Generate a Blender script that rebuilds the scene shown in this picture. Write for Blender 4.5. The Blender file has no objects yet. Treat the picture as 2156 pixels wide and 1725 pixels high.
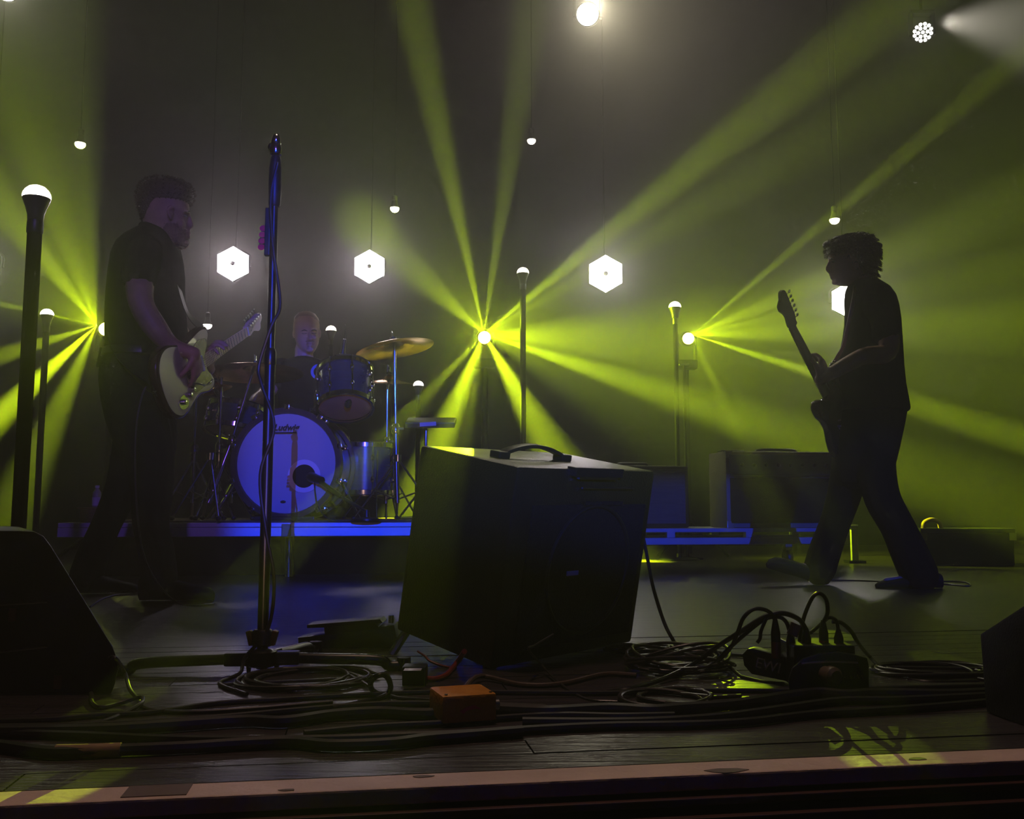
import bpy, bmesh, math, random
from mathutils import Vector, Matrix, Quaternion
random.seed(7)
sc = bpy.context.scene
COL = sc.collection
V = Vector
PI = math.pi
R = math.radians

# ------------------------------------------------------------------ camera
F = 2000.0; CX = 1078.0; CY = 862.5; HZ = 1075.0; CH = 0.37      # pixels of the 2156x1725 frame, camera height (m)
TH = math.atan((HZ - CY) / F)
cam = bpy.data.objects.new('camera', bpy.data.cameras.new('camera')); COL.objects.link(cam)
cam.location = (0, 0, CH); cam.rotation_euler = (PI / 2 + TH, 0, 0)
cam.data.sensor_width = 36; cam.data.lens = 36 * F / 2156; cam.data.clip_start = .05; cam.data.clip_end = 100
sc.camera = cam

def at(px, py, Y):
    """photo pixel -> point of the stage at distance Y from the camera"""
    a = (px - CX) / F; b = (CY - py) / F
    d = V((a, math.cos(TH) - b * math.sin(TH), math.sin(TH) + b * math.cos(TH)))
    return V((0, 0, CH)) + d * (Y / d.y)
def fl(px, py, z=0.0):
    """photo pixel -> point on the stage floor (or on the level z)"""
    a = (px - CX) / F; b = (CY - py) / F
    d = V((a, math.cos(TH) - b * math.sin(TH), math.sin(TH) + b * math.cos(TH)))
    return V((0, 0, CH)) + d * ((z - CH) / d.z)

# ------------------------------------------------------------------ world: thin even stage haze in a black hall
w = bpy.data.worlds.new('hall'); sc.world = w; w.use_nodes = True
nt = w.node_tree; nt.nodes.clear()
wo = nt.nodes.new('ShaderNodeOutputWorld'); bg = nt.nodes.new('ShaderNodeBackground')
bg.inputs[0].default_value = (.5, .45, .4, 1); bg.inputs[1].default_value = .0006
vs = nt.nodes.new('ShaderNodeVolumeScatter'); vs.inputs['Color'].default_value = (1, .95, .86, 1)
vs.inputs['Density'].default_value = .022; vs.inputs['Anisotropy'].default_value = .48
nt.links.new(bg.outputs[0], wo.inputs[0]); 
v2 = nt.nodes.new('ShaderNodeVolumeScatter'); v2.inputs['Color'].default_value = (1, 1, 1, 1)
v2.inputs['Density'].default_value = .009; v2.inputs['Anisotropy'].default_value = .90
va = nt.nodes.new('ShaderNodeAddShader'); nt.links.new(vs.outputs[0], va.inputs[0]); nt.links.new(v2.outputs[0], va.inputs[1]); nt.links.new(va.outputs[0], wo.inputs['Volume'])
vw = sc.view_settings
vw.view_transform = 'Standard'; vw.look = 'None'; vw.gamma = 1; vw.use_curve_mapping = False; vw.exposure = 0.0
cy = sc.cycles
cy.volume_bounces = 0; cy.max_bounces = 2; cy.diffuse_bounces = 1; cy.glossy_bounces = 2; cy.transmission_bounces = 3
cy.use_adaptive_sampling = True; cy.adaptive_threshold = .05; cy.adaptive_min_samples = 16
cy.caustics_reflective = False; cy.caustics_refractive = False; cy.sample_clamp_indirect = 3; cy.sample_clamp_direct = 0

# ------------------------------------------------------------------ lights
GREEN = (.52, .74, .004)
YB = 7.5
LAMP_A = at(222, 693, YB); LAMP_B = at(1020, 711, YB); LAMP_C = at(1450, 713, YB)
def light(name, kind, loc, energy, color, size=0.0):
    l = bpy.data.lights.new(name, kind); l.energy = energy; l.color = color; l.shadow_soft_size = size
    o = bpy.data.objects.new(name, l); COL.objects.link(o); o.location = loc
    return o
def aim(o, T):
    o.rotation_euler = (V(T) - o.location).to_track_quat('-Z', 'Y').to_euler()
def gobo(name, P, beams, color, energy):
    """a fixture that throws several narrow beams: (target, half angle, strength, softness)"""
    o = light(name, 'POINT', P, energy, color, 0.0); l = o.data; l.use_nodes = True
    nt = l.node_tree; em = nt.nodes['Emission']
    src = nt.nodes.new('ShaderNodeNewGeometry').outputs['Incoming']; tot = None
    for (T, hw, st, soft) in beams:
        d = (V(T) - P).normalized()
        dp = nt.nodes.new('ShaderNodeVectorMath'); dp.operation = 'DOT_PRODUCT'; dp.inputs[1].default_value = d
        nt.links.new(src, dp.inputs[0])
        mr = nt.nodes.new('ShaderNodeMapRange'); mr.interpolation_type = 'SMOOTHSTEP'
        mr.inputs['From Min'].default_value = math.cos(R(hw)); mr.inputs['From Max'].default_value = math.cos(R(hw * (1 - soft)))
        mr.inputs['To Max'].default_value = st
        nt.links.new(dp.outputs['Value'], mr.inputs['Value'])
        if tot is None: tot = mr.outputs[0]
        else:
            ad = nt.nodes.new('ShaderNodeMath'); nt.links.new(tot, ad.inputs[0]); nt.links.new(mr.outputs[0], ad.inputs[1]); tot = ad.outputs[0]
    nt.links.new(tot, em.inputs['Strength'])
    return o
def shutter_spot(name, P, color, energy, az, el, soft):
    """front-of-house profile spot with framing shutters: azimuth and elevation range in degrees"""
    o = light(name, 'POINT', P, energy, color, 0.0); l = o.data; l.use_nodes = True; l.shadow_soft_size = 0.0
    nt = l.node_tree; em = nt.nodes['Emission']
    s = nt.nodes.new('ShaderNodeSeparateXYZ'); nt.links.new(nt.nodes.new('ShaderNodeNewGeometry').outputs['Incoming'], s.inputs[0])
    def ratio(k):
        d = nt.nodes.new('ShaderNodeMath'); d.operation = 'DIVIDE'; nt.links.new(s.outputs[k], d.inputs[0]); nt.links.new(s.outputs['Y'], d.inputs[1]); return d.outputs[0]
    def edge(src, a, b):
        m = nt.nodes.new('ShaderNodeMapRange'); m.interpolation_type = 'SMOOTHSTEP'; m.inputs['From Min'].default_value = math.tan(R(a)); m.inputs['From Max'].default_value = math.tan(R(b)); nt.links.new(src, m.inputs['Value']); return m.outputs[0]
    fw = nt.nodes.new('ShaderNodeMath'); fw.operation = 'GREATER_THAN'; fw.inputs[1].default_value = .2; nt.links.new(s.outputs['Y'], fw.inputs[0])
    outs = [edge(ratio('X'), az[0], az[0] + soft), edge(ratio('X'), az[1], az[1] - soft), edge(ratio('Z'), el[0], el[0] + soft), edge(ratio('Z'), el[1], el[1] - soft), fw.outputs[0]]
    t = outs[0]
    for q in outs[1:]:
        m = nt.nodes.new('ShaderNodeMath'); m.operation = 'MULTIPLY'; nt.links.new(t, m.inputs[0]); nt.links.new(q, m.inputs[1]); t = m.outputs[0]
    nt.links.new(t, em.inputs['Strength'])
    return o
OFFS = V((0, -.16, 0))
gobo('beam_light_centre', LAMP_B + OFFS, [
    (at(865, 0, 6.9), 4.6, .95, 1.0), (at(1085, 250, 7.9), 4.2, .8, 1.0), (at(1900, 0, 6.6), 4.6, 1.2, 1.0), (at(1290, 545, 7.6), 5, .6, 1.0),
    (at(850, 550, 8.7), 7, .9, 1.0), (at(1450, 740, 7.9), 12, .9, 1.0), (at(1400, 670, 7.9), 8, .7, 1.0), (at(1700, 925, 6.7), 5.5, 1.6, 1.0),
    (at(1150, 930, 7.2), 10, 1.0, .9), (at(930, 920, 7.2), 9, .9, .9), (at(1700, 480, 7.3), 34, .085, 1.0), (at(1500, 860, 7.3), 26, .10, 1.0), (at(900, 520, 7.5), 30, .04, 1.0), (V((0, -.5, .33)), 4.0, .0035, 1.0),
    (fl(165, 1625), .75, .11, .25), (fl(252, 1480), .6, .055, .25), (at(950, 940, 2.45), .7, .07, .3),
    ], GREEN, 30000)
gobo('beam_light_right', LAMP_C + OFFS, [
    (at(2156, 110, 6.6), 2.4, 1.7, 1.0), (at(2156, 420, 6.9), 7, .5, 1.0), (at(2156, 560, 7.0), 5, .5, 1.0), (at(2156, 690, 7.2), 8, .6, 1.0), (at(2156, 925, 6.4), 3.4, 2.0, 1.0),
    (at(2156, 560, 7.2), 36, .08, 1.0), (V((0, -.5, .33)), 3.5, .003, 1.0),
    (fl(1570, 1466), .75, .014, .25), (fl(1850, 1570), .8, .035, .25), (fl(1990, 1393), .8, .018, .3), (fl(1720, 1250, .1), .6, .03, .3),
    ], GREEN, 24000)
gobo('beam_light_left', LAMP_A + OFFS, [
    (at(0, 640, 7.2), 2.8, 1.3, 1.0), (at(0, 420, 7.2), 11, .7, 1.0), (at(0, 150, 7.2), 11, .55, 1.0), (at(100, 0, 7.2), 8, .4, 1.0), (at(185, 200, 7.5), 5, .3, 1.0),
    (at(0, 875, 6.9), 7, 1.9, .95), (at(0, 750, 7.2), 7, .7, 1.0), (at(60, 1000, 7.3), 9, .5, 1.0), (at(0, 560, 7.3), 36, .06, 1.0), (V((0, -.5, .33)), 3.5, .002, 1.0),
    ], GREEN, 27000)
FOH = V((4.5, -22.0, 4.75))
shutter_spot('blue_drum_spot', FOH, (.012, .05, 1.0), 44000, (-12.7, -8.4), (-10.6, -6.3), .45)
shutter_spot('blue_amp_spot', FOH, (.012, .05, 1.0), 22000, (-8.2, -4.6), (-10.6, -8.4), .3)
fo = light('foot_light', 'SPOT', V((-.02, -1.6, -.05)), 130, (1, .56, .34), .08); fo.data.spot_size = R(15); fo.data.spot_blend = .9; aim(fo, (-1.0, 5.5, 1.15))
hl = light('house_lamp', 'SPOT', V((-.2, 2.2, 4.2)), 120, (1, .62, .46), .2); hl.data.spot_size = R(50); hl.data.spot_blend = .9; aim(hl, (0, 1.1, 0))
pl = light('purple_arm_fill', 'SPOT', V((.6, -3.5, 3.2)), 420, (.24, .09, .95), .1); pl.data.spot_size = R(17); pl.data.spot_blend = .8; aim(pl, at(320, 620, 4.1))  # fill added to tint the left guitarist's arms purple, not a known fixture
PAR_R = at(1943, 68, 7.6); TOP_C = at(1237, 30, 7.4); TOP_L = at(14, -22, 7.4)
pr = light('par_light', 'SPOT', PAR_R + V((.1, -.12, .03)), 450, (1, .93, .8), .06); pr.data.spot_size = R(42); pr.data.spot_blend = .9; aim(pr, at(2300, 60, 6.2))
tcl = light('top_light', 'SPOT', TOP_C + V((.02, -.17, -.02)), 100, (1, .90, .64), .08); tcl.data.spot_size = R(84); tcl.data.spot_blend = 1; aim(tcl, at(1900, 330, 4.6))
tll = light('top_left_light', 'SPOT', TOP_L + V((0, -.17, -.02)), 14, (1, .9, .74), .08); tll.data.spot_size = R(70); tll.data.spot_blend = 1; aim(tll, at(60, 200, 5.5))

# ------------------------------------------------------------------ helpers
OFF = {}
def link(o): COL.objects.link(o)
def thing(name, label, cat, loc=(0, 0, 0), group=None):
    o = bpy.data.objects.new(name, None); link(o); o.location = loc; o.empty_display_size = .1
    o['label'] = label; o['category'] = cat
    if group: o['group'] = group
    OFF[o] = V(loc)
    return o
def tag(o, label, cat, group=None):
    o['label'] = label; o['category'] = cat
    if group: o['group'] = group
    return o
def spline(pts, k=6):
    pts = [V(p) for p in pts]
    if len(pts) < 3:
        return [pts[0].lerp(pts[-1], i / k) for i in range(k + 1)]
    out = []
    P = [pts[0] * 2 - pts[1]] + pts + [pts[-1] * 2 - pts[-2]]
    for i in range(1, len(P) - 2):
        a, b, c, d = P[i - 1], P[i], P[i + 1], P[i + 2]
        for j in range(k):
            t = j / k
            out.append(.5 * ((2 * b) + (c - a) * t + (2 * a - 5 * b + 4 * c - d) * t * t + (3 * b - a - 3 * c + d) * t ** 3))
    out.append(pts[-1])
    return out
def basis(d):
    d = V(d).normalized(); h = V((0, 0, 1)) if abs(d.z) < .9 else V((1, 0, 0))
    u = d.cross(h).normalized(); return u, d.cross(u).normalized(), d
class MB:
    def __init__(s): s.v = []; s.f = []
    def add(s, vs, fs):
        o = len(s.v); s.v += [V(p) for p in vs]; s.f += [[i + o for i in f] for f in fs]; return s
    def box(s, c, size, M=None):
        c = V(c); hx, hy, hz = size[0] / 2, size[1] / 2, size[2] / 2
        vs = [V((x, y, z)) for z in (-hz, hz) for y in (-hy, hy) for x in (-hx, hx)]
        if M is not None: vs = [M @ p for p in vs]
        return s.add([c + p for p in vs], [[0, 2, 3, 1], [4, 5, 7, 6], [0, 1, 5, 4], [2, 6, 7, 3], [0, 4, 6, 2], [1, 3, 7, 5]])
    def loft(s, rings, cap=True, closed=False):
        n = len(rings[0]); vs = [p for r in rings for p in r]; fs = []
        m = len(rings)
        for i in range(m if closed else m - 1):
            a, b = i * n, ((i + 1) % m) * n
            for j in range(n):
                k = (j + 1) % n; fs.append([a + j, a + k, b + k, b + j])
        if cap and not closed: fs += [list(range(n))[::-1], list(range((m - 1) * n, m * n))]
        return s.add(vs, fs)
    def tube(s, pts, r, n=8, closed=False, cap=True):
        pts = [V(p) for p in pts]; m = len(pts)
        rs = r if isinstance(r, (list, tuple)) else [r] * m
        rings = []; u = None
        for i in range(m):
            if closed: t = pts[(i + 1) % m] - pts[i - 1]
            else: t = pts[min(i + 1, m - 1)] - pts[max(i - 1, 0)]
            if t.length < 1e-9: t = V((0, 0, 1))
            t.normalize()
            if u is None: u = basis(t)[0]
            u = u - t * u.dot(t)
            if u.length < 1e-6: u = basis(t)[0]
            u.normalize(); q = t.cross(u)
            rings.append([pts[i] + (u * math.cos(2 * PI * j / n) + q * math.sin(2 * PI * j / n)) * rs[i] for j in range(n)])
        return s.loft(rings, cap, closed)
    def lathe(s, prof, O, axis=(0, 0, 1), n=24, cap=True):
        O = V(O); u, q, d = basis(axis)
        rings = [[O + d * h + (u * math.cos(2 * PI * j / n) + q * math.sin(2 * PI * j / n)) * max(r, 1e-4) for j in range(n)] for r, h in prof]
        return s.loft(rings, cap)
    def prism(s, poly, vec):
        vec = V(vec); return s.loft([[V(p) for p in poly], [V(p) + vec for p in poly]])
    def ell(s, c, r, M=None, n=14, m=9):
        c = V(c); rings = []
        for i in range(m + 1):
            a = PI * i / m; a = min(max(a, .03), PI - .03)
            rg = [V((r[0] * math.sin(a) * math.cos(2 * PI * j / n), r[1] * math.sin(a) * math.sin(2 * PI * j / n), r[2] * math.cos(a))) for j in range(n)]
            if M is not None: rg = [M @ p for p in rg]
            rings.append([c + p for p in rg])
        return s.loft(rings)
    def limb(s, pr, k=5, n=12):
        """[(point, radius)...] a smooth tapering limb with rounded ends"""
        P = spline([p for p, r in pr], k); rr = spline([V((r, 0, 0)) for p, r in pr], k)
        s.tube(P, [max(.002, q.x) for q in rr], n)
        for p, r in (pr[0], pr[-1]): s.ell(p, (r, r, r), n=10, m=6)
        return s
    def mesh(s, name, off=V((0, 0, 0))):
        me = bpy.data.meshes.new(name); me.from_pydata([tuple(p - off) for p in s.v], [], s.f); me.validate(); me.update()
        return me
    def build(s, name, mt, parent=None, smooth=True, bevel=0, ang=38, voxel=0, it=4, loc=None):
        if parent is not None: off = OFF[parent]
        elif loc is not None: off = V(loc)
        else:
            xs = [p.x for p in s.v]; ys = [p.y for p in s.v]; zs = [p.z for p in s.v]
            off = V(((min(xs) + max(xs)) / 2, (min(ys) + max(ys)) / 2, min(zs)))
        me = s.mesh(name, off)
        bm = bmesh.new(); bm.from_mesh(me); bmesh.ops.recalc_face_normals(bm, faces=bm.faces)
        if bevel:
            es = [e for e in bm.edges if len(e.link_faces) == 2 and e.calc_face_angle(0) > R(35)]
            bmesh.ops.bevel(bm, geom=es, offset=bevel, segments=2, affect='EDGES', profile=.6)
        bm.to_mesh(me); bm.free()
        if voxel:
            t = bpy.data.objects.new('tmp', me); link(t)
            md = t.modifiers.new('r', 'REMESH'); md.mode = 'VOXEL'; md.voxel_size = voxel
            if it: ms = t.modifiers.new('s', 'SMOOTH'); ms.factor = .5; ms.iterations = it
            dg = bpy.context.evaluated_depsgraph_get(); m2 = bpy.data.meshes.new_from_object(t.evaluated_get(dg))
            bpy.data.objects.remove(t); bpy.data.meshes.remove(me); me = m2; me.name = name; me.materials.clear()
        for p in me.polygons: p.use_smooth = smooth
        if smooth and not voxel: me.set_sharp_from_angle(angle=R(ang))
        me.materials.append(mt)
        o = bpy.data.objects.new(name, me); link(o)
        OFF[o] = off
        if parent is not None: o.parent = parent
        else: o.location = off
        return o
def struct(o): o['kind'] = 'structure'; return o

def mat(name, col, rough=.5, metal=0.0, var=0.0, vscale=8.0, bump=0.0, bscale=60.0, em=0.0, emcol=None, spec=.5, stretch=None, coat=0.0):
    m = bpy.data.materials.new(name); m.use_nodes = True; nt = m.node_tree; b = nt.nodes['Principled BSDF']
    b.inputs['Base Color'].default_value = (*col, 1); b.inputs['Roughness'].default_value = rough; b.inputs['Metallic'].default_value = metal
    b.inputs['Specular IOR Level'].default_value = spec; b.inputs['Coat Weight'].default_value = coat
    tc = nt.nodes.new('ShaderNodeTexCoord'); vec = tc.outputs['Object']
    if stretch:
        mp = nt.nodes.new('ShaderNodeMapping'); mp.inputs['Scale'].default_value = stretch; nt.links.new(vec, mp.inputs['Vector']); vec = mp.outputs[0]
    if var:
        nz = nt.nodes.new('ShaderNodeTexNoise'); nz.inputs['Scale'].default_value = vscale; nz.inputs['Detail'].default_value = 5; nt.links.new(vec, nz.inputs['Vector'])
        mx = nt.nodes.new('ShaderNodeMix'); mx.data_type = 'RGBA'
        mx.inputs['A'].default_value = (*[c * (1 - var) for c in col], 1); mx.inputs['B'].default_value = (*[min(1, c * (1 + var)) for c in col], 1)
        nt.links.new(nz.outputs[0], mx.inputs['Factor']); nt.links.new(mx.outputs['Result'], b.inputs['Base Color'])
    if bump:
        n2 = nt.nodes.new('ShaderNodeTexNoise'); n2.inputs['Scale'].default_value = bscale; n2.inputs['Detail'].default_value = 4; nt.links.new(vec, n2.inputs['Vector'])
        bp = nt.nodes.new('ShaderNodeBump'); bp.inputs['Strength'].default_value = bump; bp.inputs['Distance'].default_value = .01
        nt.links.new(n2.outputs[0], bp.inputs['Height']); nt.links.new(bp.outputs[0], b.inputs['Normal'])
    if em:
        b.inputs['Emission Color'].default_value = (*(emcol or col), 1); b.inputs['Emission Strength'].default_value = em
    return m
M = {
 'floor': mat('black_painted_boards', (.036, .029, .034), .30, spec=.8, var=.6, vscale=3, bump=.35, bscale=9, stretch=(1, 14, 1)),
 'plank': mat('worn_black_plank', (.040, .032, .036), .29, spec=.8, var=.7, vscale=2.2, bump=.5, bscale=7, stretch=(1, 16, 3)),
 'edge': mat('scuffed_beige_paint', (.66, .49, .42), .55, var=.45, vscale=7, bump=.4, bscale=30),
 'patch': mat('brown_tape', (.13, .085, .07), .6, var=.4, vscale=20),
 'dark': mat('black_wood', (.012, .011, .011), .55, var=.4, bump=.2),
 'lip': mat('dark_red_wood', (.07, .028, .026), .5, var=.5, vscale=12),
 'drape': mat('black_drape', (.0015, .0015, .0015), .95, var=.1, spec=.05),
 'tolex': mat('black_tolex', (.007, .007, .006), .5, bump=.12, bscale=260, var=.2, spec=.3),
 'toptolex': mat('black_tolex_cabinet', (.010, .0095, .009), .32, bump=.25, bscale=240, var=.2, spec=1.0),
 'rubber': mat('black_rubber', (.012, .012, .012), .42, var=.2),
 'cable': mat('black_cable_jacket', (.015, .014, .014), .38, var=.2),
 'cable2': mat('dark_grey_cable_jacket', (.035, .032, .03), .36, var=.2),
 'redcable': mat('red_cable_jacket', (.25, .03, .02), .4, var=.2),
 'chrome': mat('chrome', (.75, .75, .75), .12, 1.0, var=.05),
 'steel': mat('brushed_steel', (.45, .45, .45), .3, 1.0, var=.1),
 'alu': mat('aluminium', (.55, .55, .57), .42, .35, var=.15, vscale=5, bump=.05),
 'blackmetal': mat('black_powder_coat', (.008, .008, .009), .32, var=.2),
 'matte': mat('matte_black_coat', (.0007, .0007, .0007), .7, var=.2, spec=.03),
 'gold': mat('cymbal_bronze', (.75, .46, .16), .27, 1.0, var=.25, vscale=14, bump=.25, bscale=16, stretch=(1, 1, 1)),
 'skin': mat('skin', (.52, .30, .22), .5, var=.15, vscale=12, bump=.08, bscale=90),
 'skin2': mat('tattooed_skin', (.36, .21, .16), .5, var=.4, vscale=16, bump=.08, bscale=90),
 'hair': mat('dark_brown_hair', (.045, .022, .012), .5, var=.5, vscale=60, bump=.6, bscale=120),
 'hair2': mat('black_hair', (.03, .02, .012), .45, var=.5, vscale=60, bump=.6, bscale=120),
 'stubble': mat('short_beard', (.20, .11, .08), .7, var=.5, vscale=120),
 'shirt': mat('black_cotton', (0.0081, 0.0072, 0.0081), .85, spec=.05, var=.3, bump=.25, bscale=22),
 'shirt2': mat('black_tee', (0.0063, 0.0063, 0.0059), .9, spec=.05, var=.3, bump=.25, bscale=18),
 'denim': mat('dark_denim', (0.0072, 0.0081, 0.0144), .85, spec=.05, var=.4, vscale=20, bump=.3, bscale=26),
 'trousers': mat('black_trousers', (0.0063, 0.0063, 0.0059), .85, spec=.05, var=.3, bump=.25, bscale=20),
 'leather': mat('dark_suede', (.010, .010, .014), .7, spec=.06, var=.3, bump=.2),
 'eye': mat('eye_in_shade', (.16, .13, .12), .2, var=.02),
 'lipm': mat('lips', (.30, .12, .10), .5, var=.1),
 'cream': mat('cream_lacquer', (.40, .33, .27), .25, var=.1, vscale=3, coat=.3),
 'burst': mat('dark_sunburst_lacquer', (.05, .022, .010), .22, var=.5, vscale=5, coat=.4),
 'guard': mat('tortoise_pickguard', (.06, .025, .02), .25, var=.7, vscale=25),
 'maple': mat('maple', (.62, .42, .26), .35, var=.15, vscale=6, stretch=(1, 6, 6)),
 'rosewood': mat('rosewood', (.05, .025, .015), .45, var=.3),
 'strap': mat('pale_leather_strap', (.62, .50, .47), .5, var=.15),
 'string': mat('steel_string', (.7, .65, .55), .3, 1.0, var=.05),
 'fret': mat('fret_wire', (.10, .09, .08), .35, .8, var=.05),
 'pick': mat('pink_plastic', (.85, .02, .30), .35, var=.05),
 'bulb': mat('lit_bulb_glass', (1, .93, .78), .4, em=5, emcol=(1, .9, .72), var=.01),
 'socket': mat('black_bulb_collar', (.02, .02, .02), .3, var=.2),
 'hexlit': mat('lit_led_panel', (1, .95, .97), .4, em=14, emcol=(1, .92, .97), var=.01),
 'lampgreen': mat('lit_green_lens', (1, 1, .3), .3, em=30, emcol=(.95, 1, .12), var=.01),
 'lampwhite': mat('lit_white_lens', (1, 1, .95), .3, em=20, emcol=(1, .95, .80), var=.01),
 'ledcell': mat('lit_led_cell', (1, 1, .95), .3, em=9, emcol=(1, .96, .86), var=.01),
 'pearl': mat('blue_oyster_wrap', (.014, .022, .075), .22, var=.8, vscale=9, stretch=(1, 1, 9), coat=.5),
 'drumhead': mat('white_coated_head', (.50, .50, .53), .55, var=.06, vscale=5),
 'reso': mat('clear_amber_head', (.50, .25, .12), .7, spec=.1, var=.2, vscale=6),
 'ringw': mat('white_port_ring', (.85, .85, .88), .45, var=.03),
 'black': mat('flat_black', (.004, .004, .004), .8, var=.1),
 'hoop': mat('dark_wood_hoop', (.05, .02, .02), .35, var=.4),
 'ink': mat('black_ink', (.006, .006, .008), .6, var=.05),
 'bluepr': mat('blue_shirt_print', (.10, .25, .75), .8, var=.2),
 'rug': mat('dark_patterned_rug', (.09, .06, .06), .95, var=.8, vscale=18, bump=.5, bscale=80),
 'greygrille': mat('grey_grille_cloth', (.16, .16, .17), .8, var=.3, bump=.6, bscale=160, stretch=(1, 1, 12)),
 'blackgrille': mat('black_grille_cloth', (.010, .010, .010), .85, spec=.2, var=.3, bump=.6, bscale=180),
 'blondtolex': mat('blond_tolex', (.34, .30, .24), .6, var=.15, bump=.4, bscale=200),
 'panel': mat('grey_control_panel', (.26, .27, .30), .4, var=.1),
 'orange': mat('orange_powder_coat', (.62, .25, .012), .5, var=.25, vscale=30, bump=.2, bscale=120),
 'redlab': mat('faded_red_label', (.85, .10, .05), .5, var=.3),
 'tape': mat('brown_lead_jacket', (.10, .065, .048), .55, var=.3, vscale=40),
 'wrap': mat('tan_gaffer_tape', (.30, .18, .09), .5, var=.3, vscale=40),
 'shaved': mat('shaved_scalp', (.36, .22, .17), .6, var=.2, vscale=120),
 'redtape': mat('red_gaffer_tape', (.16, .022, .012), .55, var=.3, vscale=40),
 'white': mat('white_label_tape', (.7, .7, .72), .6, var=.1),
 'glass': mat('clear_bottle_plastic', (.35, .33, .32), .12, var=.1, spec=.8),
 'woodbox': mat('brown_wood', (.16, .085, .06), .55, var=.5, vscale=10, stretch=(1, 1, 8)),
 'silver': mat('silver_print', (.65, .65, .65), .4, .3, var=.1),
 'yellowgrip': mat('orange_clutch_plastic', (.16, .06, .015), .45, var=.2),
}
def text_mesh(body, size, shear, O, u, v, wv, depth, name, mt, parent, bold=0.0):
    c = bpy.data.curves.new('txt', 'FONT'); c.body = body; c.size = size; c.shear = shear; c.extrude = depth; c.align_x = 'CENTER'; c.align_y = 'CENTER'; c.offset = bold; c.resolution_u = 3
    t = bpy.data.objects.new('txt', c); link(t)
    dg = bpy.context.evaluated_depsgraph_get(); me = bpy.data.meshes.new_from_object(t.evaluated_get(dg)); bpy.data.objects.remove(t)
    off = OFF[parent]; u = V(u); v = V(v); wv = V(wv); O = V(O)
    for p in me.vertices: p.co = O + u * p.co.x + v * p.co.y + wv * p.co.z - off
    me.materials.clear(); me.materials.append(mt); me.name = name
    o = bpy.data.objects.new(name, me); link(o); o.parent = parent; OFF[o] = off
    return o

# ------------------------------------------------------------------ stage frame: the stage is turned a little to the camera
YAW = R(8.9)
EX = V((math.cos(YAW), math.sin(YAW), 0)); EY = V((-math.sin(YAW), math.cos(YAW), 0)); EZ = V((0, 0, 1))
def stg(O, x, y, z): return V(O) + EX * x + EY * y + EZ * z
SM = Matrix((EX, EY, EZ)).transposed()
E0 = V((0, 1.343, 0))          # a point on the front edge of the stage

# ------------------------------------------------------------------ the setting
struct(MB().box(stg(E0, 0, 1.42 + 4.2, -.06), (26, 8.4, .12), SM).build('floor', M['floor'], smooth=False))
FLOOR = bpy.data.objects['floor']; FLOOR['label'] = 'black painted wooden stage floor with worn boards'
PW = .084
base = MB().box(stg(E0, 0, .75, -.075), (26, 1.36, .11), SM).build('plank_bed', M['dark'], FLOOR, smooth=False)
base.parent = None; base.name = 'floor_bed'; base.location = OFF[FLOOR]; struct(base); base['label'] = 'dark bed below the front stage boards'
for k in range(16):
    y = .068 + PW * (k + .5); xs = -3.4 - random.uniform(0, 1.6)
    while xs < 3.8:
        L = random.uniform(1.5, 2.6)
        MB().box(stg(E0, xs + L / 2, y, -.0125 + random.uniform(-.0007, .0007)), (L - .0025, PW - .0025, .025), SM).build('plank', M['plank'], FLOOR, smooth=False)
        xs += L
# front edge: painted strip, apron and lower mouldings
t1 = struct(MB().box(stg(E0, 0, .033, -.011), (9, .066, .022), SM).build('trim_1', M['edge'], smooth=False, bevel=.003)); t1['label'] = 'scuffed beige painted strip along the stage edge'
ptc = MB().box(stg(E0, -.47, .036, .0006), (.082, .05, .0012), SM).build('tape_patch', M['patch'], t1, smooth=False)
for x, y, s in ((-.83, .02, .022), (-.12, .05, .016), (.31, .012, .03), (.62, .03, .018), (1.05, .05, .02), (-.3, .012, .012)):
    MB().prism([stg(E0, x + s * math.cos(a) * random.uniform(.6, 1.3), y + .4 * s * math.sin(a), .0003) for a in [2 * PI * q / 7 for q in range(7)]], (0, 0, .0006)).build('paint_chip', M['patch'], t1, smooth=False)
st = struct(MB().box(stg(E0, 0, .06, -.5), (9, .06, .95), SM).build('wall_front', M['dark'], smooth=False)); st['label'] = 'black front apron of the stage'
l1 = struct(MB().box(stg(E0, 0, .010, -.033), (9, .05, .010), SM).build('trim_2', M['lip'], smooth=False, bevel=.002)); l1['label'] = 'thin dark red moulding under the stage edge'
l2 = struct(MB().box(stg(E0, 0, -.004, -.056), (9, .055, .014), SM).build('trim_3', M['lip'], smooth=False, bevel=.002)); l2['label'] = 'lower dark red moulding of the stage front'
struct(MB().box((0, -6, -1.25), (26, 15.5, .1)).build('floor_pit', M['dark'], smooth=False))['label'] = 'dark pit floor before the stage'
mb = MB(); NX = 150
rings = []
for i in range(NX + 1):
    x = -13 + 26 * i / NX; d = .02 * math.sin(i * .9) + .015 * math.sin(i * 2.3)
    rings.append([stg(E0, x, 8.3 + d, -.02), stg(E0, x, 8.3 + d, 11), stg(E0, x, 8.42 + d, 11), stg(E0, x, 8.42 + d, -.02)])
struct(mb.loft(rings).build('wall_back', M['drape'], smooth=True))['label'] = 'black pleated backdrop hanging behind the stage'
for k in ('lit_bulb_glass', 'lit_led_cell', 'lit_green_lens', 'lit_led_panel', 'lit_white_lens'):
    bpy.data.materials[k].cycles.emission_sampling = 'NONE'

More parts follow.
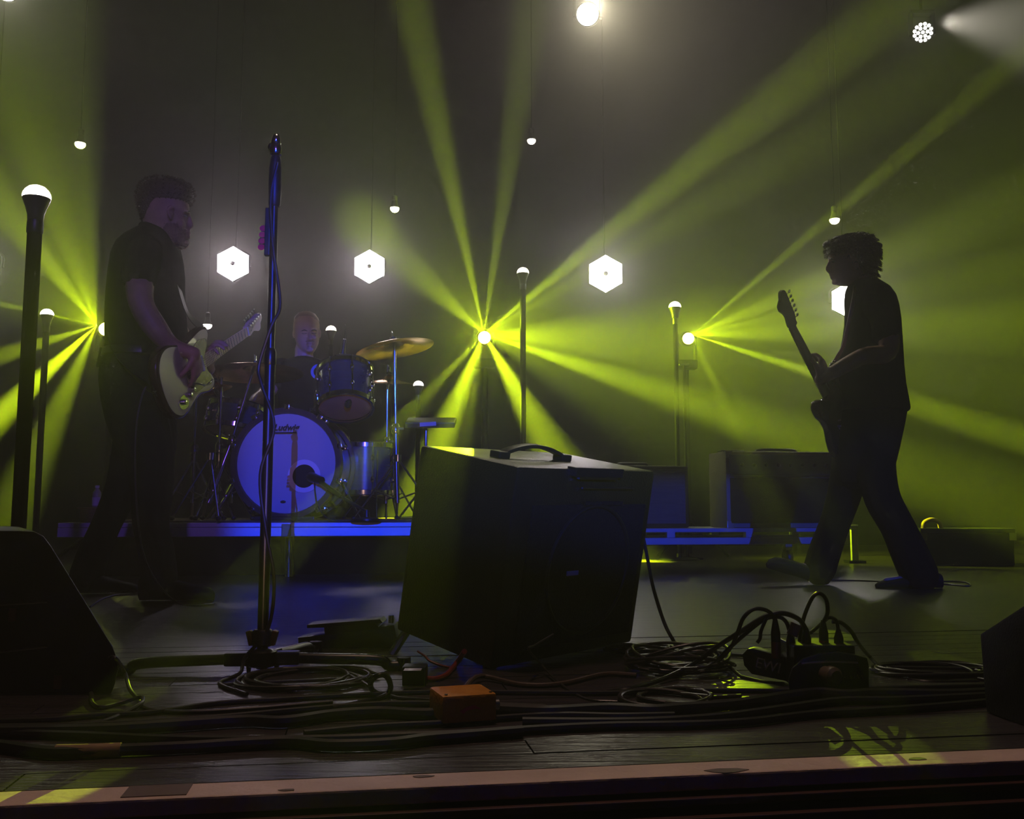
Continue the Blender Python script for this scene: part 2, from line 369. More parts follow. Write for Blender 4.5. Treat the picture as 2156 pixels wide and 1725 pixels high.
nt = M['pick'].node_tree; tb = nt.nodes.new('ShaderNodeBsdfTranslucent'); tb.inputs[0].default_value = (.9, .02, .35, 1); mx = nt.nodes.new('ShaderNodeMixShader'); mx.inputs[0].default_value = .7
nt.links.new(nt.nodes['Principled BSDF'].outputs[0], mx.inputs[1]); nt.links.new(tb.outputs[0], mx.inputs[2]); nt.links.new(mx.outputs[0], nt.nodes['Material Output'].inputs['Surface'])
# ------------------------------------------------------------------ drum riser
RZ = .305
RO = at(122, 1101, 5.1); RO.z = 0                       # front left corner of the riser on the floor
rt = thing('drum_riser', 'low drum riser with bare aluminium edge, under the drum kit', 'riser', RO)
RW, RD = 2.55, 2.3
MB().box(stg(RO, RW / 2, RD / 2, RZ - .012), (RW - .02, RD - .02, .024), SM).build('deck', M['dark'], rt, smooth=False)
for nm, z, h, o in (('upper_rail', RZ - .0145, .025, .0), ('lower_rail', RZ - .053, .049, .006)):
    MB().box(stg(RO, RW / 2, .02 - o, z), (RW, .04, h), SM).build(nm, M['alu'], rt, smooth=False, bevel=.003)
    MB().box(stg(RO, .02 - o, RD / 2 + .04, z), (.04, RD - .08, h), SM).build(nm, M['alu'], rt, smooth=False, bevel=.003)
    MB().box(stg(RO, RW - .02 + o, RD / 2 + .04, z), (.04, RD - .08, h), SM).build(nm, M['alu'], rt, smooth=False, bevel=.003)
for x in (.12, 1.2, RW - .12):
    for y in (.12, RD - .12):
        MB().tube([stg(RO, x, y, 0), stg(RO, x, y, RZ - .07)], .024, 12).build('leg', M['blackmetal'], rt)
for x, s in ((1.19, .05), (2.03, .045)):
    b = MB().box(stg(RO, x, -.012, RZ - .045), (s, .022, .07), SM).build('clamp', M['blackmetal'], rt, smooth=False, bevel=.004)
MB().box(stg(RO, RW / 2, .30, (RZ - .09) / 2), (RW - .3, .02, RZ - .09), SM).build('skirt', M['drape'], rt, smooth=False)
rug = MB().box(stg(RO, RW / 2, RD / 2 - .05, RZ + .004), (RW - .25, RD - .2, .008), SM).build('rug', M['rug'], smooth=False)
tag(rug, 'dark patterned rug under the drum kit', 'rug')
DZ = RZ + .008
def dk(px, Y):                                            # point on the riser rug under a photo column
    p = at(px, 1090, Y); return V((p.x, Y, DZ))

# ------------------------------------------------------------------ backline: rolling amp platform, two amplifiers
AO = at(1372, 1110, 5.75); AO.z = 0
ct = thing('amp_platform', 'low rolling platform with two steel rails under the guitar amplifiers', 'platform', stg(AO, 0, 0, 0))
PZ = .262; PL = 1.72; PD = .62
O = stg(AO, -.5, 0, 0)
MB().box(stg(O, PL / 2, PD / 2, PZ - .012), (PL, PD, .024), SM).build('deck', M['alu'], ct, smooth=False, bevel=.003)
for y in (.02, PD - .02):
    MB().box(stg(O, PL / 2, y, .185), (PL, .04, .042), SM).build('lower_rail', M['alu'], ct, smooth=False, bevel=.003)
for x in (.03, .62, 1.12, PL - .03):
    for y in (.02, PD - .02):
        MB().box(stg(O, x, y, .229), (.05, .042, .044), SM).build('post', M['alu'], ct, smooth=False)
for x in (.10, PL - .10):
    for y in (.06, PD - .06):
        c = MB().lathe([(.052, -.018), (.055, -.012), (.055, .012), (.052, .018)], stg(O, x, y, .056), EX, 18).build('caster', M['rubber'], ct)
        MB().box(stg(O, x, y, .135), (.045, .05, .065), SM).build('caster_fork', M['steel'], c, smooth=False)
def amp(name, label, px0, Yf, w, h, d, mats, zb, panel_h, group='guitar amplifiers on the rolling platform'):
    P = at(px0, 1100, Yf); P.z = zb
    t = thing(name, label, 'amplifier', P, group)
    cab, gr, pn = mats
    mb = MB().box(stg(P, w / 2, d / 2, h / 2), (w, d, h), SM); mb.build('cabinet', cab, t, bevel=.012)
    g = MB().box(stg(P, w / 2, -.004, (h - panel_h) / 2 + .012), (w - .05, .012, h - panel_h - .035), SM).build('grille', gr, t, smooth=False, bevel=.004)
    return t, P
a2, P = amp('guitar_amp', 'blond guitar amplifier with black grille and grey panel, behind the guitarist on the right', 1531, 5.9, .80, .475, .30, (M['blondtolex'], M['blackgrille'], M['panel']), PZ, .16)
MB().box(stg(P, .40, -.003, .392), (.76, .012, .125), SM).build('control_panel', M['panel'], a2, smooth=False, bevel=.003)
MB().box(stg(P, .40, -.011, .322), (.76, .012, .008), SM).build('trim_strip', M['chrome'], a2, smooth=False)
for k in range(8): MB().lathe([(.011, 0), (.011, .012), (.008, .016)], stg(P, .10 + .08 * k, -.009, .39), -EY, 12).build('knob', M['blackmetal'], a2)
hd = MB().tube(spline([stg(P, .26, .15, .475), stg(P, .28, .15, .492), stg(P, .40, .15, .496), stg(P, .52, .15, .492), stg(P, .54, .15, .475)], 5), .009, 8).build('handle', M['rubber'], a2)
for x in (.02, .78):
    for z in (.02, .455): MB().box(stg(P, x, -.002, z), (.045, .012, .045), SM).build('corner', M['steel'], a2, smooth=False, bevel=.004)
bx = MB().box(stg(P, .09, .14, .482), (.14, .10, .014), SM).build('effect_pedal', M['steel'], smooth=False, bevel=.003); tag(bx, 'flat grey effect pedal lying on the left end of the blond amplifier', 'pedal')
a1, P = amp('guitar_amp', 'grey amplifier with ribbed grille cloth, half hidden by the tilted monitor cabinet', 1240, 5.85, .64, .385, .28, (M['tolex'], M['greygrille'], M['panel']), PZ, .04)
rb = MB()
for k in range(30): rb.box(stg(P, .32, -.012, .030 + .0113 * k), (.585, .006, .0055), SM)
r_ = rb.build('grille_ribs', M['greygrille'], a1, smooth=False); r_['kind'] = 'stuff'
MB().tube(spline([stg(P, .22, .14, .385), stg(P, .24, .14, .402), stg(P, .40, .14, .402), stg(P, .42, .14, .385)], 5), .008, 8).build('handle', M['rubber'], a1)
# a floor stand with a clamp beside the amplifiers
q = fl(1800, 1186)
bs = thing('floor_stand', 'short steel stand with a flat clamp, between the legs of the guitarist on the right', 'stand', q)
MB().box(q + V((0, 0, .01)), (.12, .12, .02)).build('base', M['blackmetal'], bs, smooth=False, bevel=.003)
MB().box(q + V((0, 0, .135)), (.046, .03, .23)).build('post', M['alu'], bs, smooth=False, bevel=.003)
MB().box(q + V((-.02, -.005, .262)), (.085, .05, .012)).build('clamp', M['alu'], bs, smooth=False, bevel=.003)
MB().lathe([(.012, 0), (.012, .03)], q + V((-.06, -.01, .18)), (0, -1, 0), 10).build('knob', M['steel'], bs)
# a case far right
q = fl(1962, 1192)
cs = thing('equipment_case', 'dark low equipment case with arched handle, behind the guitarist on the right', 'case', q)
MB().box(q + V((.25, .2, .11)), (.62, .4, .22)).build('body', M['tolex'], cs, smooth=False, bevel=.01)
MB().box(q + V((.25, .2, .235)), (.64, .42, .03)).build('lid', M['blackmetal'], cs, smooth=False, bevel=.006)
hp = at(1962, 1104, q.y + .1)
MB().tube(spline([V((hp.x - .06, hp.y, .245)), V((hp.x - .05, hp.y, hp.z + .01)), V((hp.x, hp.y, hp.z + .03)), V((hp.x + .05, hp.y, hp.z + .01)), V((hp.x + .06, hp.y, .245))], 5), .016, 10).build('handle', M['woodbox'], cs)
for s in (-.05, .55): MB().box(q + V((s, .0, .2)), (.05, .012, .06)).build('latch', M['steel'], cs, smooth=False, bevel=.003)

# ------------------------------------------------------------------ bulbs on posts and hanging bulbs
def bulb_parts(t, C, r, up):
    a = V((0, 0, 1 if up else -1))
    MB().lathe([(r * .985, -.0), (r, r * .12), (r * .96, r * .35), (r * .82, r * .62), (r * .58, r * .85), (r * .28, r * .97), (.001, r)], C, a, 20).build('glass_dome', M['bulb'], t)
    return MB().lathe([(r * .985, 0), (r * .96, -r * .12), (r * .72, -r * .75), (r * .58, -r * 1.25), (r * .54, -r * 1.7), (r * .50, -r * 1.75)], C, a, 18).build('bulb_collar', M['socket'], t)
def post_bulb(px, py, Y, r, pole, label, zb=0.0):
    C = at(px, py, Y); t = thing('post_bulb', label, 'lamp', (C.x, C.y, zb), 'bulbs on black posts')
    c = bulb_parts(t, C, r, True)
    MB().lathe([(pole * 1.08, -r * 1.7), (pole * 1.12, -r * 1.9), (pole * 1.12, -r * 2.6), (pole, -r * 2.7)], C, (0, 0, 1), 16).build('socket', M['rubber'], t)
    MB().tube([(C.x, C.y, zb + .01), (C.x, C.y, C.z - r * 2.6)], pole, 16).build('post', M['matte'], t)
    MB().lathe([(.15, 0), (.15, .008), (.13, .014), (pole * 1.3, .02), (pole * 1.3, .05)], (C.x, C.y, zb), (0, 0, 1), 24).build('base_plate', M['blackmetal'], t)
    return C
post_bulb(77, 418, 3.35, .049, .025, 'large lit bulb on the thick black post at the far left, nearest the camera')
post_bulb(99, 664, 6.8, .047, .022, 'small lit bulb on a post beside the large left one')
post_bulb(1101, 576, 7.2, .047, .022, 'lit bulb on a tall post right of the central green beam lamp')
post_bulb(1421, 648, 7.2, .048, .018, 'lit bulb on a post beside the right green beam lamp')
post_bulb(697, 697, 7.15, .040, .018, 'lit bulb on a post behind the right shoulder of the drummer', DZ)
post_bulb(881, 813, 6.35, .035, .016, 'lit bulb on a post beside the cymbals of the drum kit', DZ)
TRUSS_Z = 6.35
def hang_bulb(px, py, Y, r, label):
    C = at(px, py, Y); t = thing('hanging_bulb', label, 'lamp', C, 'bulbs hanging from above')
    bulb_parts(t, C, r, False)
    MB().lathe([(r * .6, r * 1.65), (r * .6, r * 2.6), (r * .2, r * 2.9)], C, (0, 0, 1), 14).build('socket', M['rubber'], t)
    MB().tube([C + V((0, 0, r * 2.8)), (C.x, C.y, TRUSS_Z)], .004, 6).build('cord', M['matte'], t)
hang_bulb(169, 302, 7.4, .042, 'lit bulb hanging high at the left, above the bulb posts')
hang_bulb(831, 438, 7.6, .038, 'lit bulb hanging above the two middle hexagonal lights')
hang_bulb(1119, 295, 7.6, .036, 'lit bulb hanging highest in the middle of the stage')
hang_bulb(1757, 462, 7.4, .040, 'lit bulb hanging above the head of the guitarist on the right')
hang_bulb(437, 684, 7.6, .036, 'lit bulb hanging low over the guitar neck of the guitarist on the left')

# ------------------------------------------------------------------ hexagonal LED lights hanging in a row
def hex_light(px, py, Y, wpx, label, power=1.05):
    C = at(px, py, Y); r = wpx / F * Y / math.sqrt(3)
    t = thing('hexagonal_light', label, 'light', C, 'hexagonal stage lights')
    to = (V((0, 0, CH)) - C).normalized(); to = V((to.x * .5, -1, to.z * .35)).normalized()
    u = V((0, 0, 1)).cross(to).normalized(); q = to.cross(u)
    def hexp(rr, d): return [C + to * d + (u * math.sin(k * PI / 3) + q * math.cos(k * PI / 3)) * rr for k in range(6)]
    MB().loft([hexp(r * .7, -.14), hexp(r * .98, -.05), hexp(r * 1.03, 0), hexp(r * 1.03, .012)]).build('housing', M['matte'], t, smooth=False)
    MB().loft([hexp(r, .0125), hexp(r * .985, .018)]).build('led_panel', M['hexlit'], t, smooth=False)
    MB().lathe([(r * .16, .018), (r * .13, .03), (r * .05, .036)], C, to, 8).build('centre_lens', M['steel'], t)
    al = bpy.data.lights.new('hexagonal_light_glow', 'AREA'); al.shape = 'DISK'; al.size = r * 1.7; al.energy = power; al.color = (1, .82, .97); al.spread = R(96)
    ao = bpy.data.objects.new('hexagonal_light_glow', al); link(ao); ao.location = C + to * .045; ao.rotation_euler = V((to.x, to.y, to.z - .2)).to_track_quat('-Z', 'Y').to_euler()
    MB().tube(spline([C - to * .15 + u * r * .8, C - to * .15 + u * r * .75 + V((0, 0, r * .7)), C - to * .15 + V((0, 0, r * .95)), C - to * .15 - u * r * .75 + V((0, 0, r * .7)), C - to * .15 - u * r * .8], 4), .012, 8).build('yoke', M['matte'], t)
    MB().tube([C - to * .15 + V((0, 0, r * .95)), (C.x, C.y + .1, TRUSS_Z)], .006, 6).build('hanger', M['matte'], t)
hex_light(491, 556, 8.0, 65, 'white hexagonal light hanging between the left guitarist and the microphone stand')
hex_light(778, 562, 8.0, 63, 'white hexagonal light hanging right above the drummer')
hex_light(1275, 577, 8.0, 70, 'white hexagonal light hanging right of the central green beams')
hex_light(1785, 632, 8.0, 66, 'white hexagonal light hidden behind the chest of the guitarist on the right')
hex_light(-36, 556, 8.0, 66, 'white hexagonal light at the left edge of the picture', .5)

# ------------------------------------------------------------------ beam lamps on stands
def beam_lamp(P, face, label, lensr):
    t = thing('beam_lamp', label, 'stage lamp', (P.x, P.y + .12, 0), 'green beam lamps on stands')
    d = (V(face) - P).normalized(); C = P
    MB().lathe([(lensr * 1.1, -.24), (lensr * 1.35, -.2), (lensr * 1.35, -.05), (lensr * 1.25, 0), (lensr * 1.25, .02), (lensr * 1.12, .02), (lensr * 1.1, .0)], C - d * .03, d, 22).build('head', M['matte'], t)
    h = MB().lathe([(lensr, 0), (lensr * .9, .010), (lensr * .6, .020), (.002, .026)], C - d * .022, d, 20).build('lens', M['lampgreen'], t)
    B = C - d * .16
    for s in (-1, 1):
        u = V((1, 0, 0))
        MB().box(B + u * s * lensr * 1.6 + V((0, .02, -.07)), (.02, .05, .22)).build('yoke_arm', M['matte'], t, smooth=False, bevel=.006)
    MB().box(B + V((0, .02, -.215)), (lensr * 3.6, .12, .07)).build('base', M['matte'], t, smooth=False, bevel=.01)
    MB().tube([(P.x, B.y, .03), (P.x, B.y, B.z - .26)], .024, 12).build('stand_pole', M['matte'], t)
    for k in range(3):
        a = PI / 2 + 2 * PI * k / 3
        MB().tube([(P.x, B.y, .30), (P.x + .32 * math.cos(a), B.y + .32 * math.sin(a), .012)], .012, 8).build('stand_leg', M['matte'], t)
beam_lamp(LAMP_A, at(0, 500, 3), 'green beam lamp half hidden behind the back of the guitarist on the left', .052)
beam_lamp(LAMP_B, at(1020, 800, 2), 'green beam lamp in the middle, throwing the widest fan of beams', .050)
beam_lamp(LAMP_C, at(1800, 700, 3), 'green beam lamp left of the guitarist on the right', .046)
# thin shelf bar beside the right lamp
sb = thing('side_shelf', 'thin metal bar on a stand below the right green beam lamp', 'stand', (at(1440, 768, 7.3).x, 7.3, 0))
p = at(1440, 768, 7.3)
MB().box(p, (.075, .03, .012)).build('bar', M['steel'], sb, smooth=False, bevel=.003)
MB().tube([(p.x, 7.3, .02), (p.x, 7.3, p.z - .005)], .010, 8).build('pole', M['matte'], sb)
MB().lathe([(.12, 0), (.12, .01), (.02, .02)], (p.x, 7.3, 0), (0, 0, 1), 18).build('base', M['matte'], sb)

# ------------------------------------------------------------------ overhead truss with round lamps
tr = thing('lighting_truss', 'black overhead truss carrying the hanging lights, above the picture', 'truss', at(1078, 0, 7.75) * 0 + V((0, 7.75, 6.35)))
for y in (7.6, 7.9):
    for z in (6.35, 6.65): MB().tube([(-9, y, z), (9, y, z)], .025, 8).build('chord', M['matte'], tr)
lt = MB()
for k in range(36):
    x = -9 + .5 * k
    lt.tube([(x, 7.6, 6.35), (x + .5, 7.6, 6.65)], .012, 6); lt.tube([(x, 7.9, 6.65), (x + .5, 7.9, 6.35)], .012, 6); lt.tube([(x, 7.6, 6.35), (x, 7.9, 6.35)], .012, 6)
lt_ = lt.build('lacing', M['matte'], tr); lt_['kind'] = 'stuff'
def par(C, face, r, label, cells):
    d = (V(face) - C).normalized(); u, q, _ = basis(d)
    t = thing('wash_light', label, 'stage lamp', C, 'round wash lights under the truss')
    MB().lathe([(r * .8, -.22), (r * 1.05, -.16), (r * 1.12, -.03), (r * 1.16, .0), (r * 1.16, .03), (r * 1.08, .03), (r * 1.06, .0)], C, d, 26).build('housing', M['matte'], t)
    if cells:
        MB().lathe([(r * 1.05, 0), (r * 1.05, .004)], C, d, 24).build('cell_plate', M['matte'], t)
        pts = [(0, 0)] + [(.48 * math.cos(k * PI / 3), .48 * math.sin(k * PI / 3)) for k in range(6)] + [(.88 * math.cos(k * PI / 6 + .26), .88 * math.sin(k * PI / 6 + .26)) for k in range(12)]
        for a, b in pts:
            MB().lathe([(r * .19, .004), (r * .17, .012), (r * .08, .017)], C + u * a * r + q * b * r, d, 10).build('led_cell', M['ledcell'], t)
    else:
        MB().lathe([(r, .0), (r * .9, .012), (r * .5, .022), (.002, .026)], C, d, 24).build('lens', M['lampwhite'], t)
    for s in (-1, 1): MB().box(C - d * .08 + V((s * r * 1.25, 0, r * .9)), (.02, .05, r * 2.6)).build('yoke_arm', M['matte'], t, smooth=False)
    MB().box(C - d * .08 + V((0, 0, r * 2.25)), (r * 2.6, .06, .03)).build('yoke_bar', M['matte'], t, smooth=False)
    B = C - d * .08 + V((0, 0, r * 2.2)); MB().tube([B, (B.x, B.y + .05, 6.33)], .012, 8).build('clamp', M['matte'], t)
par(TOP_C, at(1260, 120, 2), .088, 'glaring white round light at the top middle of the picture', False)
par(PAR_R, at(2156, 160, 3.2), .075, 'round light with separate lit cells at the top right', True)
par(TOP_L, at(60, 120, 3), .088, 'glaring white round light cut by the top left corner', False)

# ------------------------------------------------------------------ drum kit
BC = at(603, 976, 5.40); BR = .292
ax = V((-.05, -1, .0)).normalized()                      # the front head looks at the camera
bd = thing('bass_drum', 'large bass drum with white front head lit blue and black port hole', 'drum', (BC.x, BC.y + .2, DZ))
MB().lathe([(BR, -.40), (BR, -.02)], BC, ax, 56).build('shell', M['pearl'], bd)
hp_ = [(BR + .004, -.035), (BR + .026, -.035), (BR + .026, .022), (BR - .004, .022), (BR - .010, .004)]
MB().lathe(hp_, BC, ax, 56, cap=False).build('hoop', M['hoop'], bd)
MB().lathe([(r, -h - .38) for r, h in hp_], BC, ax, 56, cap=False).build('hoop', M['hoop'], bd)
hdm = MB().lathe([(BR - .002, .0), (BR - .004, .005), (BR - .02, .006)], BC, ax, 56).build('front_head', M['drumhead'], bd)
PC = at(641, 1003, 5.39); u_, q_, _ = basis(ax)
MB().lathe([(.094, .007), (.094, .010), (.066, .010), (.066, .007)], PC, ax, 36, cap=False).build('port_ring', M['ringw'], hdm)
MB().lathe([(.067, .0065), (.067, .0085)], PC, ax, 32).build('port_hole', M['black'], hdm)
bu = V((0, 0, 1)).cross(-ax).normalized() * -1; 
bu = V((1, -.05, 0)).normalized()
LC = at(603, 901, 5.385)
tx = text_mesh('Ludwig', .050, .35, LC - ax * -.012, bu, V((0, 0, 1)), ax, .0006, 'logo_lettering', M['ink'], bd, .0012)
MB().box(LC + ax * .0125 + V((0, 0, -.029)), (.125, .0012, .007), Matrix.Rotation(-.05, 3, 'Z')).build('logo_underline', M['ink'], bd, smooth=False)
MB().ell(at(596, 1057, 5.39), (.016, .002, .008)).build('head_stain', M['ink'], hdm)
for k in range(10):
    a = 2 * PI * (k + .5) / 10; dd = u_ * math.cos(a) + q_ * math.sin(a)
    lg = MB().tube([BC + dd * (BR + .034) + ax * .012, BC + dd * (BR + .034) - ax * .16], .006, 8).build('tension_rod', M['chrome'], bd)
    MB().box(BC + dd * (BR + .022) - ax * .15, (.028, .07, .028), Matrix((dd.cross(ax), ax, dd)).transposed()).build('lug', M['chrome'], lg, bevel=.006)
    MB().box(BC + dd * (BR + .03) + ax * .014, (.03, .018, .03), Matrix((dd.cross(ax), ax, dd)).transposed()).build('claw', M['chrome'], lg, bevel=.004)
for s in (-1, 1):
    MB().tube([BC + V((s * .27, .1, -.05)), V((BC.x + s * .42, BC.y + .02, DZ + .01))], .009, 8).build('spur', M['chrome'], bd)
MB().box(V((BC.x, BC.y + .0, DZ + .012)), (.34, .06, .024)).build('anchor_block', M['blackmetal'], bd, smooth=False, bevel=.005)
ms = MB().lathe([(.05, 0), (.05, .02), (.022, .03), (.022, .10)], at(668, 868, 5.62), (0, 0, 1), 14).build('tom_mount', M['chrome'], bd)

def drum(name, label, T, B, r, shellm, botm, group=None, lugs=8, base=None):
    """a drum from its top centre T to its bottom centre B"""
    t = thing(name, label, 'drum', base if base is not None else B, group)
    a = (T - B).normalized(); L = (T - B).length; u, q, _ = basis(a)
    MB().lathe([(r, .012), (r, L - .012)], B, a, 40).build('shell', shellm, t)
    MB().lathe([(r - .001, .004), (r - .02, -.001)], B, a, 40).build('bottom_head', botm, t)
    MB().lathe([(r - .001, -.004), (r - .02, .001)], T, a, 40).build('top_head', M['drumhead'], t)
    for C in (T, B):
        s = 1 if C is T else -1
        MB().lathe([(r + .003, -.022 * s), (r + .012, -.020 * s), (r + .010, .006 * s), (r + .016, .012 * s), (r - .001, .010 * s), (r - .001, .002 * s)], C, a, 40, cap=False).build('rim', M['chrome'], t)
    for k in range(lugs):
        an = 2 * PI * (k + .5) / lugs; dd = u * math.cos(an) + q * math.sin(an)
        rd = MB().tube([B + dd * (r + .014) - a * .008, T + dd * (r + .014) + a * .008], .0045, 8).build('tension_rod', M['chrome'], t)
        Mx = Matrix((dd.cross(a), dd, a)).transposed()
        for f in (.28, .72): MB().ell(B + a * L * f + dd * (r + .010), (.013, .016, .022), Mx, 10, 7).build('lug', M['chrome'], rd)
    return t
tB = at(727, 858, 5.42); tA = V((-.10, .42, .90)).normalized(); tT = tB + tA * .245
drum('rack_tom', 'blue rack tom tilted towards the drummer, above the bass drum', tT, tB, .152, M['pearl'], M['reso'])
tmh = thing('tom_holder', 'chrome tom arm joining the rack tom to the bass drum', 'drum hardware', at(700, 900, 5.6))
MB().tube(spline([at(668, 870, 5.62), at(676, 862, 5.62), at(690, 858, 5.66), at(706, 838, 5.7)], 5), .012, 10).build('arm', M['chrome'], tmh)
MB().ell(at(672, 862, 5.6), (.026, .026, .026)).build('ratchet', M['chrome'], tmh)
sT = at(503, 861, 5.75); sB = at(503, 861, 5.75) - V((.015, .03, .145))
drum('snare_drum', 'chrome-rimmed snare drum under the hand of the drummer', sT, sB, .172, M['pearl'], M['drumhead'], lugs=10)
sst = thing('snare_stand', 'folding chrome stand under the snare drum', 'stand', (sB.x, sB.y, DZ))
MB().tube([(sB.x, sB.y, DZ + .10), sB - V((0, 0, .03))], .012, 10).build('pole', M['chrome'], sst)
for k in range(3):
    a = 2 * PI * k / 3 + .4; e = V((math.cos(a), math.sin(a), 0))
    MB().tube([V((sB.x, sB.y, DZ + .22)), V((sB.x, sB.y, DZ + .012)) + e * .24], .009, 8).build('leg', M['chrome'], sst)
    MB().tube([sB - V((0, 0, .05)), sB + e * .165 - V((0, 0, .012))], .008, 8).build('basket_arm', M['chrome'], sst)
fT = at(768, 938, 5.95); fB = V((fT.x, fT.y, DZ + .16))
ft = drum('floor_tom', 'dark floor tom standing right of the bass drum', fT, fB, .195, M['pearl'], M['reso'], base=V((fT.x, fT.y, DZ)))
for k in range(3):
    a = 2 * PI * k / 3 - PI / 2 + .5; e = V((math.cos(a), math.sin(a), 0)) * .222
    MB().tube([V((fT.x, fT.y, DZ)) + e, V((fT.x, fT.y, DZ + .42)) + e], .0065, 8).build('leg', M['chrome'], ft)

def stand(name, label, X, Y, ztop, lean=V((0, 0, 0)), spread=.28, rot=.3, r=.011, cat='stand', boom=None, zb=None):
    zb = DZ if zb is None else zb
    t = thing(name, label, cat, (X, Y, zb), 'chrome drum stands')
    b = V((X, Y, zb)); top = V((X, Y, ztop)) + lean
    h = ztop - zb
    mid = b.lerp(top, .5)
    MB().tube([b + V((0, 0, .10)), mid], r * 1.35, 10).build('lower_tube', M['chrome'], t)
    MB().tube([mid, top], r * .85, 10).build('upper_tube', M['chrome'], t)
    cl = MB().lathe([(r * 2, -.03), (r * 2.2, -.02), (r * 2.2, .02), (r * 1.6, .03)], mid, (0, 0, 1), 12).build('clutch', M['chrome'], t)
    MB().box(mid + V((.03, -.012, 0)), (.04, .008, .016)).build('wing_nut', M['chrome'], cl, smooth=False, bevel=.003)
    MB().lathe([(r * 2, -.02), (r * 2.2, .02)], b + V((0, 0, .36 if h > .6 else .2)), (0, 0, 1), 12).build('collar', M['chrome'], t)
    for k in range(3):
        a = rot + 2 * PI * k / 3; e = V((math.cos(a), math.sin(a), 0))
        lg = MB().tube([b + V((0, 0, .36 if h > .6 else .2)), b + e * spread + V((0, 0, .012))], .007, 8).build('leg', M['chrome'], t)
        MB().tube([b + V((0, 0, .12)), b + e * spread * .55 + V((0, 0, .17))], .005, 6).build('brace', M['chrome'], lg)
        MB().ell(b + e * spread + V((0, 0, .014)), (.016, .016, .014)).build('rubber_foot', M['rubber'], lg)
    return t, top
def cymbal(name, label, C, nrm, r, text=None, group='bronze cymbals'):
    t = thing(name, label, 'cymbal', C, group)
    prof = [(r, -.030), (r * .98, -.028), (r * .62, -.014), (r * .30, -.002), (r * .24, .006), (r * .16, .020), (r * .04, .028), (.008, .028)]
    pr2 = [(q[0], q[1] - .0022) for q in prof][::-1]
    MB().lathe(prof + pr2, C, nrm, 64, cap=False).build('bronze_disc', M['gold'], t)
    MB().lathe([(.02, .028), (.02, .042), (.008, .046)], C, nrm, 14).build('felt', M['rubber'], t)
    wn = MB().tube([C + V(nrm) * .04, C + V(nrm) * .075], .008, 8).build('wing_nut', M['chrome'], t)
    u, q, d = basis(nrm); MB().box(C + d * .072, (.035, .006, .016), Matrix((u, q, d)).transposed()).build('wing', M['chrome'], wn, smooth=False, bevel=.002)
    return t
# right crash, tilted
cC = at(830, 725, 5.55); cn = V((-.19, .055, .97)).normalized()
cr = cymbal('crash_cymbal', 'bright golden crash cymbal tilted on a stand right of the drummer', cC, cn, .232)
cu = V((1, 0, 0)); cu = (cu - cn * cu.dot(cn)).normalized(); cv = cn.cross(cu)
text_mesh('Zildjian', .052, .35, cC - cu * .10 - cv * .105 - cn * .0225, cu, cv * 1.0, cn, .0004, 'lettering', M['ink'], cr)
stand('cymbal_stand', 'tall chrome stand under the golden crash cymbal', dk(836, 5.55).x, 5.55, cC.z + .03, V((cC.x - dk(836, 5.55).x, 0, 0)), rot=-.4)
# left crash, large and dark
cC = at(537, 776, 5.5); cn = V((-.03, .075, .99)).normalized()
cymbal('crash_cymbal', 'wide dark bronze cymbal behind the microphone stand', cC, cn, .278)
stand('cymbal_stand', 'chrome stand holding the wide dark cymbal', dk(438, 5.35).x, 5.35, cC.z + .03, V((cC.x - dk(438, 5.35).x, cC.y - 5.35, 0)), rot=1.1, spread=.2)
# hi hat, edge on
cC = at(455, 812, 5.52)
cymbal('hi_hat_cymbal', 'small top hi-hat cymbal seen edge on, left of the drum kit', cC, V((-.34, -.02, .94)).normalized(), .085)
stand('hi_hat_stand', 'chrome hi-hat stand left of the snare drum', dk(457, 5.52).x, 5.52, cC.z + .05, rot=.2, spread=.2)
stand('microphone_boom_stand', 'chrome stand with wide tripod legs at the left of the riser', dk(404, 5.5).x, 5.5, at(410, 800, 5.5).z, rot=-.2, spread=.2)
cC = at(820, 798, 6.05)
cymbal('ride_cymbal', 'thin flat cymbal seen edge on behind the crash stand', cC, V((.02, -.135, .99)).normalized(), .150)
stand('cymbal_stand', 'chrome stand under the thin flat cymbal', dk(812, 6.05).x, 6.05, cC.z + .09, rot=.9)
# kick drum microphone on a low boom stand
kb = dk(772, 5.28); kb.y = 5.28
km = thing('kick_microphone', 'black microphone on a low boom stand at the bass drum port', 'microphone', kb)
MB().lathe([(.085, 0), (.085, .012), (.02, .02), (.014, .06)], kb, (0, 0, 1), 22).build('round_base', M['blackmetal'], km)
MB().tube([kb + V((0, 0, .05)), at(718, 1046, 5.25)], .009, 8).build('boom', M['blackmetal'], km)
MB().tube([at(718, 1046, 5.25), at(668, 1010, 5.31)], [.013, .013], 10).build('boom_tube', M['blackmetal'], km)
MB().lathe([(.022, -.06), (.026, 0), (.03, .03), (.028, .05), (.012, .058)], at(664, 1008, 5.33), (at(640, 1000, 5.40) - at(664, 1008, 5.33)), 16).build('microphone_body', M['blackmetal'], km)
MB().tube(spline([at(662, 1014, 5.31), at(664, 1040, 5.3), at(671, 1068, 5.3), kb + V((-.2, 0, .01)), kb + V((0, .05, .01))], 6), .004, 6).build('microphone_cable', M['cable'], km)
